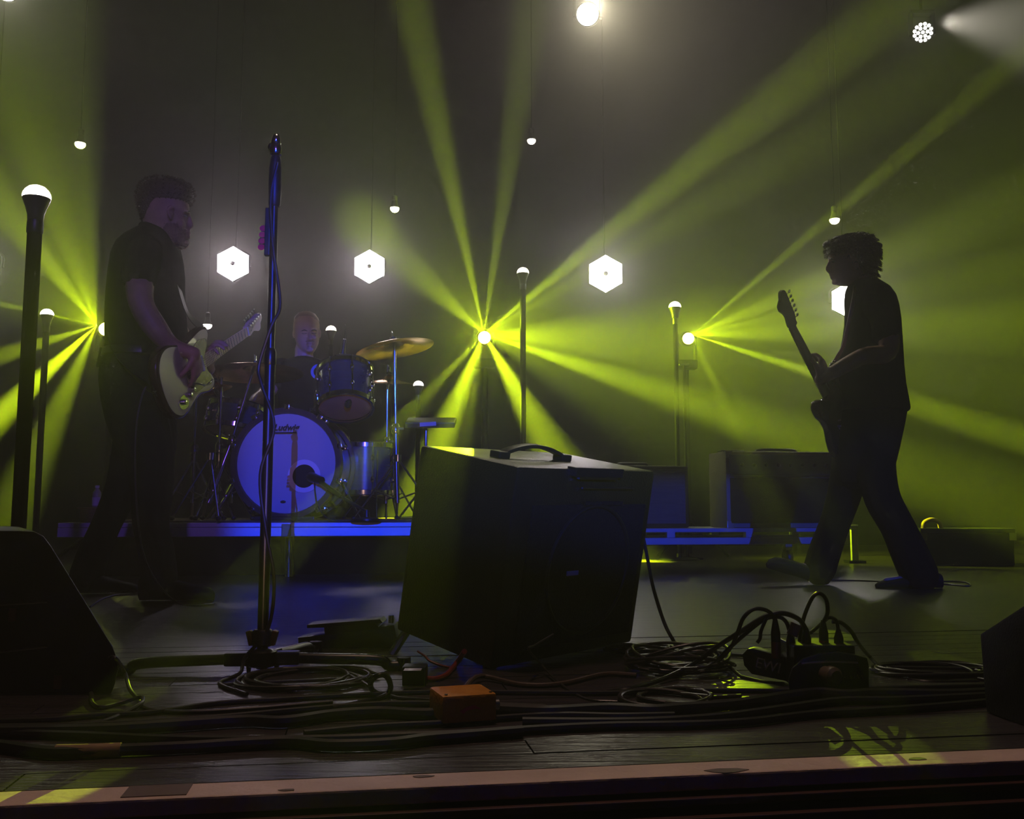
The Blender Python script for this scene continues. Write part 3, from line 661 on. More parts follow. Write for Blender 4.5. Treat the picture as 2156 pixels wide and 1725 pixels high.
# tom microphone clipped to the rack tom, snare microphone
def clip_mic(px, py, Y, face, label):
    C = at(px, py, Y); d = (V(face) - C).normalized()
    t = thing('drum_microphone', label, 'microphone', C, 'small drum microphones')
    MB().lathe([(.010, -.075), (.013, -.06), (.014, .0), (.019, .012), (.019, .04), (.010, .05)], C, d, 14).build('body', M['blackmetal'], t)
    MB().lathe([(.020, .013), (.020, .038)], C, d, 14).build('grille', M['steel'], t)
    MB().tube(spline([C - d * .07, C - d * .10 + V((0, 0, .03)), C - d * .07 + V((0, .02, .09)), C + V((.02, .02, .02))], 5), .003, 6).build('gooseneck', M['blackmetal'], t)
clip_mic(722, 740, 5.66, at(715, 790, 5.7), 'small microphone standing over the rack tom')
clip_mic(735, 842, 5.36, at(728, 870, 5.4), 'small black microphone under the rack tom')
clip_mic(466, 838, 5.62, at(490, 868, 5.75), 'small microphone pointing at the snare drum')
# pad with a white label on its own stand, right end of the riser
pd = at(905, 884, 5.7)
pt = thing('sample_pad', 'dark electronic pad with a pale label strip, right end of the drum kit', 'drum pad', (pd.x, pd.y, DZ))
Mp = Matrix.Rotation(.25, 3, 'X')
MB().box(pd + V((.0, .09, -.01)), (.30, .2, .035), Mp).build('pad_body', M['rubber'], pt, smooth=False, bevel=.006)
MB().box(pd + V((-.01, -.012, -.028)), (.098, .004, .024), Matrix.Rotation(-.06, 3, 'Y')).build('label_strip', M['white'], pt, smooth=False)
MB().tube([V((pd.x - .03, pd.y + .08, DZ + .02)), pd + V((-.03, .08, -.03))], .011, 10).build('pole', M['chrome'], pt)
for k in range(3):
    a = .5 + 2 * PI * k / 3; MB().tube([V((pd.x - .03, pd.y + .08, DZ + .22)), V((pd.x - .03 + .2 * math.cos(a), pd.y + .08 + .2 * math.sin(a), DZ + .01))], .007, 8).build('leg', M['chrome'], pt)
# bass drum pedal and loose drum sticks are hidden; drum throne under the drummer
th = thing('drum_throne', 'round black stool the drummer sits on', 'stool', (at(645, 900, 6.3).x, 6.3, DZ))
tp = V((at(645, 900, 6.3).x, 6.3, DZ))
MB().lathe([(.15, .47), (.17, .49), (.17, .55), (.15, .57), (.02, .575)], tp, (0, 0, 1), 26).build('seat', M['rubber'], th)
MB().tube([tp + V((0, 0, .1)), tp + V((0, 0, .48))], .018, 10).build('pole', M['chrome'], th)
for k in range(3):
    a = 2 * PI * k / 3; MB().tube([tp + V((0, 0, .26)), tp + V((.24 * math.cos(a), .24 * math.sin(a), .01))], .01, 8).build('leg', M['chrome'], th)
# bottle on a small wooden box, left end of the riser
bp = at(196, 1097, 5.42); bp.z = DZ
wb = thing('wooden_box', 'small brown wooden box on the left end of the riser', 'box', V((bp.x, bp.y, RZ)))
zt = at(196, 1072, 5.42).z
MB().box(V((bp.x, bp.y, (zt + RZ) / 2)), (.10, .12, zt - RZ)).build('body', M['woodbox'], wb, smooth=False, bevel=.003)
MB().box(V((bp.x - .002, bp.y, zt + .004)), (.125, .14, .010)).build('top_board', M['woodbox'], wb, smooth=False, bevel=.002)
for k in range(3): MB().tube(spline([V((bp.x + .045, bp.y - .061, zt - .03 - .014 * k)), V((bp.x + .01, bp.y - .062, zt - .022 - .014 * k)), V((bp.x - .02, bp.y - .062, zt - .04 - .012 * k))], 4), .0022, 5).build('carving', M['tape'], wb)
bo = at(203, 1068, 5.42); hb = .116
bt = thing('water_bottle', 'small clear water bottle standing on the wooden box', 'bottle', V((bo.x, bo.y, zt + .009)))
b0 = V((bo.x, bo.y, zt + .009))
MB().lathe([(.020, 0), (.024, .004), (.024, .07), (.022, .085), (.012, .102), (.010, .106), (.010, .112)], b0, (0, 0, 1), 22).build('body', M['glass'], bt)
MB().lathe([(.0243, .010), (.0246, .012), (.0246, .055), (.0243, .057)], b0, (0, 0, 1), 22).build('label', M['white'], bt)
MB().lathe([(.0115, .110), (.012, .112), (.012, .122), (.010, .124)], b0, (0, 0, 1), 16).build('cap', M['white'], bt)
# ------------------------------------------------------------------ microphone stand
MF = fl(551, 1418)
mt_ = thing('microphone_stand', 'black microphone stand without a microphone, in front of the bass drum', 'stand', MF)
MY = MF.y
def ms(px, py): p = at(px, py, MY); return V((MF.x, MY, p.z))
zt_ = at(580, 285, MY).z
MB().tube([ms(548, 1408), ms(556, 760)], .0125, 16).build('lower_tube', M['blackmetal'], mt_)
MB().tube([ms(556, 760), ms(575, 332)], .0095, 14).build('upper_tube', M['blackmetal'], mt_)
MB().lathe([(.0125, -.02), (.014, -.015), (.014, .012), (.011, .02)], ms(556, 752), (0, 0, 1), 16).build('collar', M['blackmetal'], mt_)
MB().lathe([(.012, -.075), (.0145, -.07), (.0155, -.02), (.0150, .02), (.0125, .046), (.0095, .052)], ms(576, 372), (0, 0, 1), 18).build('grip_clutch', M['rubber'], mt_)
tpz = ms(578, 322)
ca = MB().lathe([(.008, -.006), (.014, -.004), (.0165, .006), (.013, .018), (.007, .022)], tpz, (0, 0, 1), 16).build('chrome_cup', M['chrome'], mt_)
MB().ell(tpz + V((-.012, 0, .014)), (.009, .009, .011)).build('side_knob', M['chrome'], ca)
MB().lathe([(.008, .018), (.012, .024), (.012, .034), (.008, .044), (.003, .048)], tpz, (0, 0, 1), 14).build('top_bolt', M['chrome'], mt_)
# pick holder with four pink picks
hz0 = ms(570, 440); hz1 = ms(568, 540)
MB().box((hz0 + hz1) / 2 + V((-.0125, -.004, 0)), (.013, .016, hz0.z - hz1.z)).build('pick_holder', M['rubber'], mt_, smooth=False, bevel=.002)
for k, nm in enumerate(('topmost', 'second', 'third', 'lowest')):
    c = at(551, 481 + 13.2 * k, MY); c.x = MF.x - .0245 - .001 * k
    pk = MB()
    pol = [c + V((.0085 * math.cos(a) - .001, 0, .0072 * math.sin(a))) for a in [2 * PI * q / 14 for q in range(14)]]
    pk.prism([p + V((0, -.0006, 0)) for p in pol], (0, .0012, 0))
    o = pk.build('guitar_pick', M['pick'], smooth=False)
    tag(o, ['pink guitar pick at the top of the row on the microphone stand', 'pink guitar pick second from the top of the row', 'pink guitar pick third from the top of the row', 'pink guitar pick at the bottom of the row on the microphone stand'][k], 'guitar pick', 'pink picks in the pick holder')
# hub, cone clamp and bent legs
hub = ms(549, 1383)
MB().lathe([(.026, -.022), (.034, -.018), (.034, .012), (.022, .018)], hub, (0, 0, 1), 20).build('hub', M['blackmetal'], mt_)
MB().lathe([(.020, -.020), (.026, -.016), (.024, .012), (.019, .018)], ms(549, 1342), (0, 0, 1), 18).build('lever_collar', M['rubber'], mt_)
for s in (-1, 1): MB().box(ms(549, 1341) + V((s * .027, -.004, -.002)), (.012, .02, .034), Matrix.Rotation(s * .25, 3, 'Y')).build('orange_lever', M['yellowgrip'], mt_, smooth=False, bevel=.003)
for pts in ([(-.03, 0), (-.27, -.02), (-.325, -.035)], [(.03, .015), (.26, .03), (.32, .04)], [(.0, .03), (.05, .24), (.06, .31)]):
    hz = hub.z - .004
    P_ = [MF + V((pts[0][0], pts[0][1], hz)), MF + V((pts[1][0] * .55, pts[1][1] * .55, hz - .003)), MF + V((pts[1][0], pts[1][1], hz - .008)), MF + V((pts[1][0] * .55 + pts[2][0] * .45, pts[1][1] * .5 + pts[2][1] * .5, hz - .022)), MF + V((pts[2][0], pts[2][1], .012))]
    lg = MB().tube(spline(P_, 5), .0125, 12).build('leg', M['blackmetal'], mt_)
    MB().lathe([(.016, -.0), (.017, .004), (.016, .03)], MF + V((pts[2][0], pts[2][1], .0)), (0, 0, 1), 14).build('rubber_foot', M['rubber'], lg)
    MB().box(P_[0].lerp(P_[1], .2), (.06, .036, .03), Matrix.Rotation(math.atan2(pts[1][1], pts[1][0]), 3, 'Z')).build('leg_bracket', M['blackmetal'], lg, smooth=False, bevel=.005)
    MB().tube([P_[0] + V((0, 0, -.012)), P_[0] + V((0, 0, -.034))], [.007, .004], 8).build('bracket_screw', M['blackmetal'], lg)
cb = [ms(578, 322) + V((.008, -.012, -.03)), ms(572, 420) + V((-.006, -.013, 0)), ms(570, 520) + V((.002, -.014, 0)), ms(574, 640) + V((.021, -.006, 0)), ms(565, 690) + V((.004, -.015, 0)), ms(553, 770) + V((-.024, -.008, 0)), ms(553, 810) + V((-.016, -.012, 0)), ms(560, 900) + V((.016, -.012, 0)), ms(565, 1000) + V((-.012, -.014, 0)), ms(548, 1120) + V((.005, -.015, 0)), ms(568, 1220) + V((.024, -.006, 0)), ms(555, 1320) + V((.016, -.014, 0)), ms(530, 1380) + V((-.03, -.03, 0))]
cbo = MB().tube(spline(cb + [fl(505, 1418, .012), fl(462, 1440, .005), fl(520, 1462, .005)], 6), .0042, 8).build('stand_cable', M['cable'])
tag(cbo, 'thin black cable wound down the microphone stand', 'cable')

# ------------------------------------------------------------------ tilted cabinet in the middle foreground (seen from behind)
D1 = at(1090, 977, 2.2); C1 = at(1380, 988, 2.62); A1 = at(890, 933, 2.43)
e1 = (C1 - D1); e2 = (A1 - D1); e2 = e2 - e1 * (e2.dot(e1) / e1.length_squared)
e3 = e1.cross(e2).normalized(); W1 = e1.length; W2 = e2.length; e1.normalize(); e2.normalize()
if e3.z < 0: e3 = -e3
H1 = .480
low = min((D1 - e3 * H1).z, (D1 + e1 * W1 - e3 * H1).z)
def ca_(a, b, c): return D1 + e1 * a + e2 * b + e3 * (c - H1) - V((0, 0, low))
cbx = thing('monitor_cabinet', 'large black cabinet tilted back with a handle on top, in the middle foreground', 'speaker cabinet', ca_(W1 / 2, W2 / 2, 0) * 1.0)
MM = Matrix((e1, e2, e3)).transposed()
MB().box(ca_(W1 / 2, W2 / 2, H1 / 2), (W1, W2, H1), MM).build('cabinet_shell', M['toptolex'], cbx, bevel=.010)
# recessed back panel with speaker ring, badge and rail on the right hand face (b = 0 plane)
MB().box(ca_(W1 / 2 + .02, .000, H1 * .44), (W1 - .10, .010, H1 * .74), MM).build('back_panel', M['blackgrille'], cbx, smooth=False, bevel=.003)
u3 = e1; v3 = e3
rg = MB(); ring = []
cc = ca_(W1 * .56, -.006, H1 * .46)
for k in range(48):
    a = 2 * PI * k / 48; ring.append(cc + (u3 * math.cos(a) + v3 * math.sin(a)) * .165)
rg.tube(ring, .0055, 8, closed=True).build('speaker_ring', M['rubber'], cbx)
MB().box(ca_(W1 * .44, -.008, H1 * .45), (.045, .004, .012), MM).build('badge', M['silver'], cbx, smooth=False, bevel=.001)
MB().box(ca_(W1 * .52, -.012, H1 * .955), (.16, .010, .006), MM).build('metal_rail', M['steel'], cbx, smooth=False)
MB().box(ca_(W1 * .52, -.004, H1 * .985), (.20, .030, .024), MM).build('rear_bracket', M['rubber'], cbx, smooth=False, bevel=.003)
MB().box(ca_(W1 * .62, -.008, H1 * .90), (.22, .006, .004), MM).build('vent_slot', M['steel'], cbx, smooth=False)
MB().box(ca_(W1 * .60, -.008, H1 * .82), (.16, .006, .010), MM).build('rating_plate', M['blackgrille'], cbx, smooth=False)
# strap handle on the top
h0, h1 = ca_(.10, W2 * .45, H1), ca_(.345, W2 * .45, H1)
hh = MB()
sec = []
for k in range(13):
    f = k / 12; p = h0.lerp(h1, f) + e3 * (.008 + .026 * math.sin(PI * f) ** .8)
    sec.append([p + e2 * .014 + e3 * -.005, p + e2 * .014 + e3 * .005, p - e2 * .014 + e3 * .005, p - e2 * .014 - e3 * .005])
hh.loft(sec).build('strap_handle', M['rubber'], cbx, bevel=.002)
for p in (h0, h1): MB().box(p + e3 * .008, (.04, .036, .018), MM).build('handle_cap', M['rubber'], cbx, smooth=False, bevel=.004)
for a_, b_ in ((.03, .03), (W1 - .03, .03)):
    MB().lathe([(.018, 0), (.018, .012)], ca_(a_, b_, 0) - V((0, 0, .008)), (0, 0, 1), 12).build('rubber_foot', M['rubber'], cbx)
MB().tube([ca_(.08, W2 * .98, .06), V((ca_(.0, W2 * 1.05, 0).x, ca_(0, W2 * 1.05, 0).y, .0))], .012, 8).build('tilt_leg', M['steel'], cbx)
MB().tube([ca_(W1 - .08, W2 * .98, .06), V((ca_(W1, W2 * 1.05, 0).x, ca_(W1, W2 * 1.05, 0).y, .0))], .012, 8).build('tilt_leg', M['steel'], cbx)

# ------------------------------------------------------------------ floor wedges
LO = fl(120, 1462)
wl = thing('floor_wedge', 'black floor wedge with rounded top at the left edge of the picture', 'monitor speaker', LO, 'stage monitor wedges')
YW = LO.y
prof = [(-190, 1472), (-190, 1116), (40, 1117), (72, 1119), (92, 1129), (108, 1150), (238, 1362), (247, 1385), (250, 1408), (243, 1440), (236, 1452)]
pp = [at(x, y, YW) for x, y in prof]
for p in pp: p.z = max(p.z, 0)
pp[0].z = 0; pp[-1].z = 0
MB().prism(pp, V((-.30, .52, 0))).build('cabinet', M['tolex'], wl, bevel=.006)
for y0, y1, nm in ((1278, 1268, 'seam'), (1385, 1362, 'seam')):
    MB().tube([at(-150, y0 + 6, YW - .002), at(100, y1, YW - .002)], .0022, 6).build(nm, M['steel'], wl)
for x, y in ((26, 1295), (121, 1437)):
    MB().box(at(x, y, YW - .003), (.014, .004, .026)).build('red_tape', M['redtape'], wl, smooth=False)
RO2 = fl(2075, 1500)
wr = thing('floor_wedge', 'black floor wedge cut by the right edge of the picture', 'monitor speaker', RO2, 'stage monitor wedges')
x0 = RO2.x; yb = RO2.y; z1 = at(2050, 1335, yb).z
side = [V((x0, yb, 0)), V((x0 - .004, yb, z1)), V((x0 + .0, yb - .17, z1 + .075)), V((x0 + .005, yb - .24, z1 + .05)), V((x0 + .015, yb - .245, 0.0))]
ctr = sum(side, V()) / 5
MB().prism(side, V((.62, .09, 0))).build('cabinet', M['tolex'], wr, bevel=.006)
MB().box(V((x0 + .31, yb - .17, z1 * .72)), (.5, .01, .10)).build('grille', M['blackgrille'], wr, smooth=False)
MB().box(V((x0 + .32, yb + .045, z1 * .5)), (.16, .012, .06)).build('socket_plate', M['steel'], wr, smooth=False)

# ------------------------------------------------------------------ rocker pedal left of the cabinet
PO = fl(735, 1366)
pdl = thing('rocker_pedal', 'black rocker pedal left of the tilted cabinet', 'pedal', PO)
YP = PO.y
b_ = [at(627, 1343, YP), at(690, 1336, YP), at(830, 1316, YP), at(840, 1368, YP), at(640, 1366, YP), at(628, 1360, YP)]
b_[3].z = 0; b_[4].z = 0
MB().prism(b_, (0, .09, 0)).build('base', M['rubber'], pdl, bevel=.003)
t_ = [at(646, 1316, YP), at(800, 1304, YP), at(806, 1312, YP), at(690, 1322, YP), at(646, 1323, YP)]
MB().prism(t_, (0, .085, 0)).build('treadle', M['rubber'], pdl, bevel=.0015)
MB().prism([at(682, 1320, YP), at(790, 1312, YP), at(800, 1325, YP), at(684, 1338, YP)], (0, .08, 0)).build('hinge_block', M['rubber'], pdl)
MB().tube([at(824, 1296, YP + .02), at(824, 1312, YP + .02)], .008, 10).build('jack_plug', M['chrome'], pdl)

# ------------------------------------------------------------------ orange DI box
DO = fl(955, 1532)
di = thing('direct_box', 'small orange metal box on the floor before the tilted cabinet', 'box', DO)
Md = Matrix.Rotation(.32, 3, 'Z')
dc = DO + V((.012, .055, 0))
sz = (.098, .098, .047)
MB().box(dc + V((0, 0, .006 + sz[2] / 2)), sz, Md).build('case', M['orange'], di, bevel=.006)
dl = lambda x, y, z: dc + Md @ V((x, y, z))
MB().prism([dl(x, -.0495, z) for x, z in ((-.018, .026), (-.006, .033), (.008, .035), (.022, .027), (.010, .029), (-.004, .027), (-.012, .022))], Md @ V((0, -.001, 0))).build('red_mark', M['redlab'], di, smooth=False)
for y in (-.02, .022):
    j = MB().lathe([(.013, 0), (.013, .004), (.009, .005), (.009, .012)], dl(.049, y, .028), Md @ V((1, 0, 0)), 14).build('jack_socket', M['steel'], di)
for x in (-.035, .035):
    for y in (-.035, .035): MB().lathe([(.008, 0), (.008, .007)], dl(x, y, 0), (0, 0, 1), 10).build('rubber_foot', M['rubber'], di)
for x in (-.04, .04): MB().lathe([(.003, 0), (.003, .0012)], dl(x, -.04, .0535), (0, 0, 1), 8).build('screw', M['steel'], di)

# ------------------------------------------------------------------ stage box with plugs
SO = fl(1745, 1462)
sx = thing('stage_box', 'black stage box with rounded end plates and upright plugs, right foreground', 'stage box', SO)
ys = SO.y
pl2 = [(1662, 1462), (1660, 1432), (1668, 1408), (1690, 1388), (1725, 1377), (1765, 1374), (1800, 1379), (1826, 1386), (1829, 1400), (1830, 1450), (1828, 1462)]
q2 = [at(x, y, ys) for x, y in pl2]; q2[0].z = 0; q2[-1].z = 0
fp = MB().prism(q2, (.004, .014, 0)).build('end_plate', M['blackmetal'], sx, bevel=.0025)
MB().tube(spline([at(1688, 1398, ys - .004), at(1740, 1394, ys - .004), at(1806, 1396, ys - .004)], 4), .0022, 6).build('plate_ridge', M['steel'], sx)
pl3 = [(1562, 1378), (1574, 1366), (1585, 1366), (1678, 1391), (1680, 1440), (1620, 1428), (1582, 1420), (1566, 1402)]
ye = ys + .10
q3 = [at(x, y, ye - (x - 1562) * .0002) for x, y in pl3]
MB().prism(q3, (.02, .03, .0)).build('name_plate', M['blackmetal'], sx, bevel=.003)
eu = (at(1678, 1391, ye - .023) - at(1585, 1366, ye - .0046)).normalized(); ez = V((0, 0, 1)) - eu * eu.z; ez.normalize(); en = eu.cross(ez)
if en.y > 0: en = -en
text_mesh('EWI', .030, 0.0, at(1617, 1402, ye - .012) + en * .0035, eu, ez, en, .0005, 'lettering', M['silver'], sx)
MB().box(SO + V((.0, .075, .052)), (.125, .12, .085)).build('box_body', M['blackmetal'], sx, smooth=False, bevel=.004)
sd = MB().lathe([(.016, 0), (.016, .012), (.019, .014), (.019, .03), (.013, .036)], at(1737, 1419, ys - .004), V((.35, -1, -.05)), 16).build('tan_connector', M['tape'], sx)
cr_ = MB()
for k in range(7): cr_.tube([at(1760 + 9 * k, 1424 + 3 * math.sin(k), ys - .003), at(1763 + 9 * k, 1430 + 2 * math.sin(k), ys - .003)], .0016, 5)
cr_.build('knurled_ring', M['tape'], sx)
plugs = [(1632, 1302, 1386), (1664, 1330, 1388), (1697, 1322, 1380), (1733, 1306, 1378), (1765, 1325, 1374)]
names = ['leftmost upright plug on the stage box', 'second upright plug from the left on the stage box', 'middle upright plug on the stage box', 'tall upright plug with looping cable, second from the right on the stage box', 'rightmost upright plug on the stage box']
ptop = []
for k, (x, y0, y1) in enumerate(plugs):
    yy = ys + .05 + .012 * (k % 2); a = at(x, y0, yy); b = at(x - 1, y1, yy); b.x = a.x; L = a.z - b.z
    t = thing('cable_plug', names[k], 'plug', b, 'plugs in the stage box')
    MB().lathe([(.0095, 0), (.0098, L * .4), (.0095, L * .42)], b, (0, 0, 1), 14).build('ring_sleeve', M['redtape'] if k in (0, 3, 4) else M['blackmetal'], t)
    MB().lathe([(.0096, L * .40), (.0098, L * .62), (.0055, L * .92), (.0042, L)], b, (0, 0, 1), 14).build('boot', M['rubber'], t)
    ptop.append((a, yy))

# ------------------------------------------------------------------ cables
def cable(name, label, pts, r, mt=None, k=6, group='cables on the stage floor', n=8, cat='cable'):
    """pts: (px, py) on the floor, (px, py, z) at height z, or a Vector"""
    P = []
    for p in pts:
        if isinstance(p, Vector): P.append(p)
        elif len(p) == 3: P.append(fl(p[0], p[1], p[2]))
        else: P.append(fl(p[0], p[1], r))
    o = MB().tube(spline(P, k), r, n).build(name, mt or M['cable'])
    tag(o, label, cat, group); return o
cable('long_cable', 'thin black cable running along the floor, farthest of the long runs', [(-60, 1521), (100, 1516), (195, 1508), (325, 1500), (455, 1482), (600, 1473), (760, 1464), (900, 1458), (1100, 1459), (1280, 1460), (1440, 1454), (1650, 1455), (1850, 1450), (2100, 1444)], .005)
cable('long_cable', 'black cable lying just before the farthest long run at the left', [(-60, 1532), (162, 1528), (325, 1520), (455, 1512), (585, 1500), (700, 1490), (830, 1482), (1000, 1484), (1150, 1490)], .006)
tk = cable('long_cable', 'thick wavy black cable crossing the whole stage front', [(-60, 1541), (100, 1539), (230, 1536), (390, 1526), (520, 1518), (600, 1520), (700, 1506), (800, 1500), (900, 1504), (1020, 1494), (1150, 1498), (1280, 1492), (1370, 1496), (1440, 1491), (1540, 1484), (1645, 1468), (1720, 1459), (1780, 1463), (1850, 1460), (2000, 1462), (2120, 1456)], .0105)
cable('long_cable', 'black cable close behind the taped cable at the left', [(-60, 1543), (162, 1549), (325, 1556), (490, 1559), (700, 1557), (860, 1551), (1000, 1545), (1130, 1536), (1280, 1529), (1420, 1527), (1565, 1521), (1705, 1505), (1810, 1499), (1950, 1490), (2110, 1476)], .0075)
tp_ = cable('long_cable', 'thick black cable with tan tape near the stage edge at the left', [(-60, 1562), (0, 1570), (100, 1584), (180, 1583), (245, 1580), (390, 1574), (520, 1566), (620, 1563), (700, 1570), (820, 1566), (900, 1556), (1000, 1548), (1100, 1540)], .0095)
MB().tube(spline([fl(118, 1583, .0098), fl(180, 1582, .0098), fl(255, 1579, .0098)], 6), .0108, 12).build('tape_wrap', M['wrap'], tp_)
cable('long_cable', 'black cable between the two thick runs at the right', [(1100, 1520), (1280, 1521), (1400, 1518), (1525, 1509), (1665, 1490), (1770, 1476), (1900, 1474), (2110, 1464)], .008)
cable('long_cable', 'black cable running under the orange box to the right', [(640, 1545), (800, 1530), (940, 1523, .006), (1060, 1512), (1180, 1506), (1300, 1508), (1420, 1506)], .006)
cable('speaker_cable', 'thin grey cable looping from the left wedge across the floor', [at(230, 1387, LO.y - .02), at(243, 1386, LO.y - .035), fl(262, 1415, .03), fl(272, 1450, .012), (288, 1470), (300, 1488), (335, 1498), (420, 1499), (560, 1490), (700, 1478)], .0042, M['cable2'])
cable('speaker_cable', 'thin grey cable knotted in a loop before the left wedge', [(192, 1460), (194, 1480), (212, 1490), (250, 1482), (288, 1470, .012), (300, 1470, .014), (296, 1482, .012), (262, 1502), (205, 1522), (120, 1530), (0, 1535)], .0042, M['cable2'])
cable('mains_cable', 'black cable hanging from the tilted cabinet to the floor at its right', [at(1352, 1120, 2.66), at(1362, 1170, 2.66), at(1376, 1240, 2.62), at(1398, 1310, 2.55), at(1416, 1346, 2.5), (1428, 1362, .012), (1470, 1376), (1560, 1380), (1640, 1392)], .0048)
cable('lead', 'thin lead from the floor up to the foot of the tilted cabinet', [at(1165, 1336, 2.2), at(1128, 1358, 2.16), at(1113, 1368, 2.12), fl(1140, 1400, .02), fl(1180, 1440, .006), (1235, 1472), (1300, 1478)], .0026, M['cable2'])
cable('lead', 'flat brown lead leaving the back of the orange box to the right', [dl(.01, .05, .03), dl(.02, .075, .034), fl(1010, 1424, .012), fl(1100, 1442, .006), fl(1180, 1440, .006), fl(1270, 1420, .006), fl(1340, 1422, .006)], .0052, M['tape'])
cable('lead', 'red cable lying under the tilted cabinet', [(870, 1416), (905, 1430), (935, 1424), (952, 1408), (966, 1390, .02), at(978, 1372, 2.12)], .006, M['redcable'])
cable('lead', 'thin red lead curling beside the power block', [(880, 1372, .02), (895, 1382, .02), (905, 1392, .012), (930, 1402), (960, 1408)], .0028, M['redcable'])
pb = MB().box(fl(872, 1424, .02) + V((0, .02, 0)), (.05, .05, .04)).build('power_block', M['rubber'], smooth=False, bevel=.003); tag(pb, 'black power block at the foot of the tilted cabinet', 'power block')
lb = MB().box(fl(868, 1412, .0402) + V((0, .01, 0)), (.036, .03, .0008)).build('rating_label', M['silver'], pb, smooth=False)
pb2 = cable('lead', 'short black lead looping beside the power block', [(786, 1460), (780, 1440, .02), (790, 1426, .05), (806, 1421, .055), (818, 1430, .045), (822, 1450, .02), (810, 1466), (770, 1478), (700, 1492)], .0055)
# coils
def coil(px, py, r, turns, label, rr=.0038, mt=None, flat=1.0, h=.0, tails=(), yoff=0, name='coiled_cable'):
    C = fl(px, py); P = []
    rnd = random.Random(int(px))
    n = turns * 16
    for k in range(n + 1):
        a = 2 * PI * k / 16; t = k / n
        q = r * (1 + .10 * math.sin(k * .37 + 1) + .06 * math.sin(k * 1.07)); 
        P.append(C + V((q * math.cos(a) + .018 * math.sin(k * .21), flat * q * math.sin(a) + .014 * math.cos(k * .17), rr + h * t * (.6 + .4 * math.sin(k * .5)) + .004 * (1 + math.sin(k * .63)))))
    P = [V(p) for p in (fl(x, y, rr) for x, y in tails[:1] for _ in (0,))] + P + [fl(x, y, rr) for x, y in tails[1:]]
    o = MB().tube(spline(P, 2), rr, 7).build(name, mt or M['cable2'])
    return tag(o, label, 'cable', 'coiled cables on the stage floor')
coil(640, 1437, .125, 7, 'coil of thin black cable at the foot of the microphone stand', tails=((464, 1442), (790, 1452), (840, 1470), (980, 1478)), flat=.95)
coil(1432, 1412, .108, 9, 'piled coil of black cable between the tilted cabinet and the stage box', h=.055, tails=((1330, 1362), (1560, 1425), (1650, 1440)), flat=.95)
coil(1405, 1478, .075, 4, 'small coil of black cable before the larger pile', tails=((1330, 1450), (1480, 1470), (1560, 1465)))
coil(1962, 1418, .115, 6, 'flat coil of black cable left of the right wedge', tails=((1850, 1405), (2060, 1430), (2140, 1440)), flat=.7)
coil(1345, 1372, .07, 4, 'loose cable loops at the right foot of the tilted cabinet', tails=((1270, 1368), (1440, 1385), (1500, 1380)), flat=.8, mt=M['cable'])
# arcs over the stage box
def pt(k, dz=0): return ptop[k][0] + V((0, 0, dz))
ya = ys + .05
cable('plug_cable', 'black cable arching from the leftmost plug to the left', [pt(0, -.005), at(1624, 1292, ya), at(1606, 1283, ya), at(1585, 1284, ya), at(1565, 1302, ya), at(1552, 1335, ya + .03), at(1538, 1365, ya + .08), fl(1510, 1392, .03), fl(1470, 1412, .01), fl(1400, 1428)], .0042)
cable('plug_cable', 'thick black cable arching far to the left from the middle plug', [pt(2, -.004), at(1684, 1306, ya), at(1660, 1294, ya), at(1636, 1292, ya), at(1604, 1302, ya + .01), at(1560, 1330, ya + .03), at(1510, 1362, ya + .1), fl(1460, 1398, .03), fl(1400, 1428, .01), fl(1330, 1450, .01), fl(1280, 1458)], .0052)
cable('plug_cable', 'cable with a bright yellow-lit edge sloping left of the stage box', [pt(1, -.004), at(1655, 1310, ya), at(1640, 1300, ya), at(1615, 1302, ya + .01), at(1590, 1318, ya + .02), at(1550, 1352, ya + .05), at(1520, 1380, ya + .1), fl(1500, 1400, .02), fl(1460, 1420), fl(1380, 1424)], .0042)
cable('plug_cable', 'cable rising in the tallest loop above the stage box', [pt(3, -.005), at(1742, 1292, ya), at(1741, 1268, ya), at(1733, 1254, ya), at(1722, 1250, ya), at(1711, 1258, ya), at(1699, 1282, ya + .01), at(1690, 1310, ya + .02), at(1684, 1345, ya + .03), at(1680, 1385, ya + .04)], .0042)
cable('plug_cable', 'short pale cable bent over the rightmost plug', [pt(4, -.004), at(1762, 1310, ya), at(1756, 1303, ya), at(1746, 1301, ya), at(1738, 1306, ya + .02), at(1715, 1326, ya + .03), at(1690, 1345, ya + .04), at(1672, 1362, ya + .05)], .0038, M['cable2'])
cable('plug_cable', 'black cable running from the rightmost plug down to the right', [at(1752, 1309, ya + .02), at(1772, 1312, ya + .02), at(1792, 1330, ya + .03), at(1808, 1356, ya + .06), fl(1828, 1380, .03), fl(1850, 1402, .012), fl(1880, 1422), fl(1950, 1436), fl(2060, 1436)], .0045)
tl = cable('cable_tail', 'loose strap end hanging from the cables left of the stage box', [at(1614, 1302, ya), at(1608, 1315, ya), at(1602, 1330, ya), at(1600, 1345, ya), at(1594, 1354, ya)], .0038, M['cable'], cat='strap')
ft_ = MB().box(at(1672, 1326, ya), (.022, .008, .026), Matrix.Rotation(.4, 3, 'Y')).build('tape_flag', M['wrap'], smooth=False, bevel=.001); tag(ft_, 'tan tape flag on a cable above the stage box', 'tape')
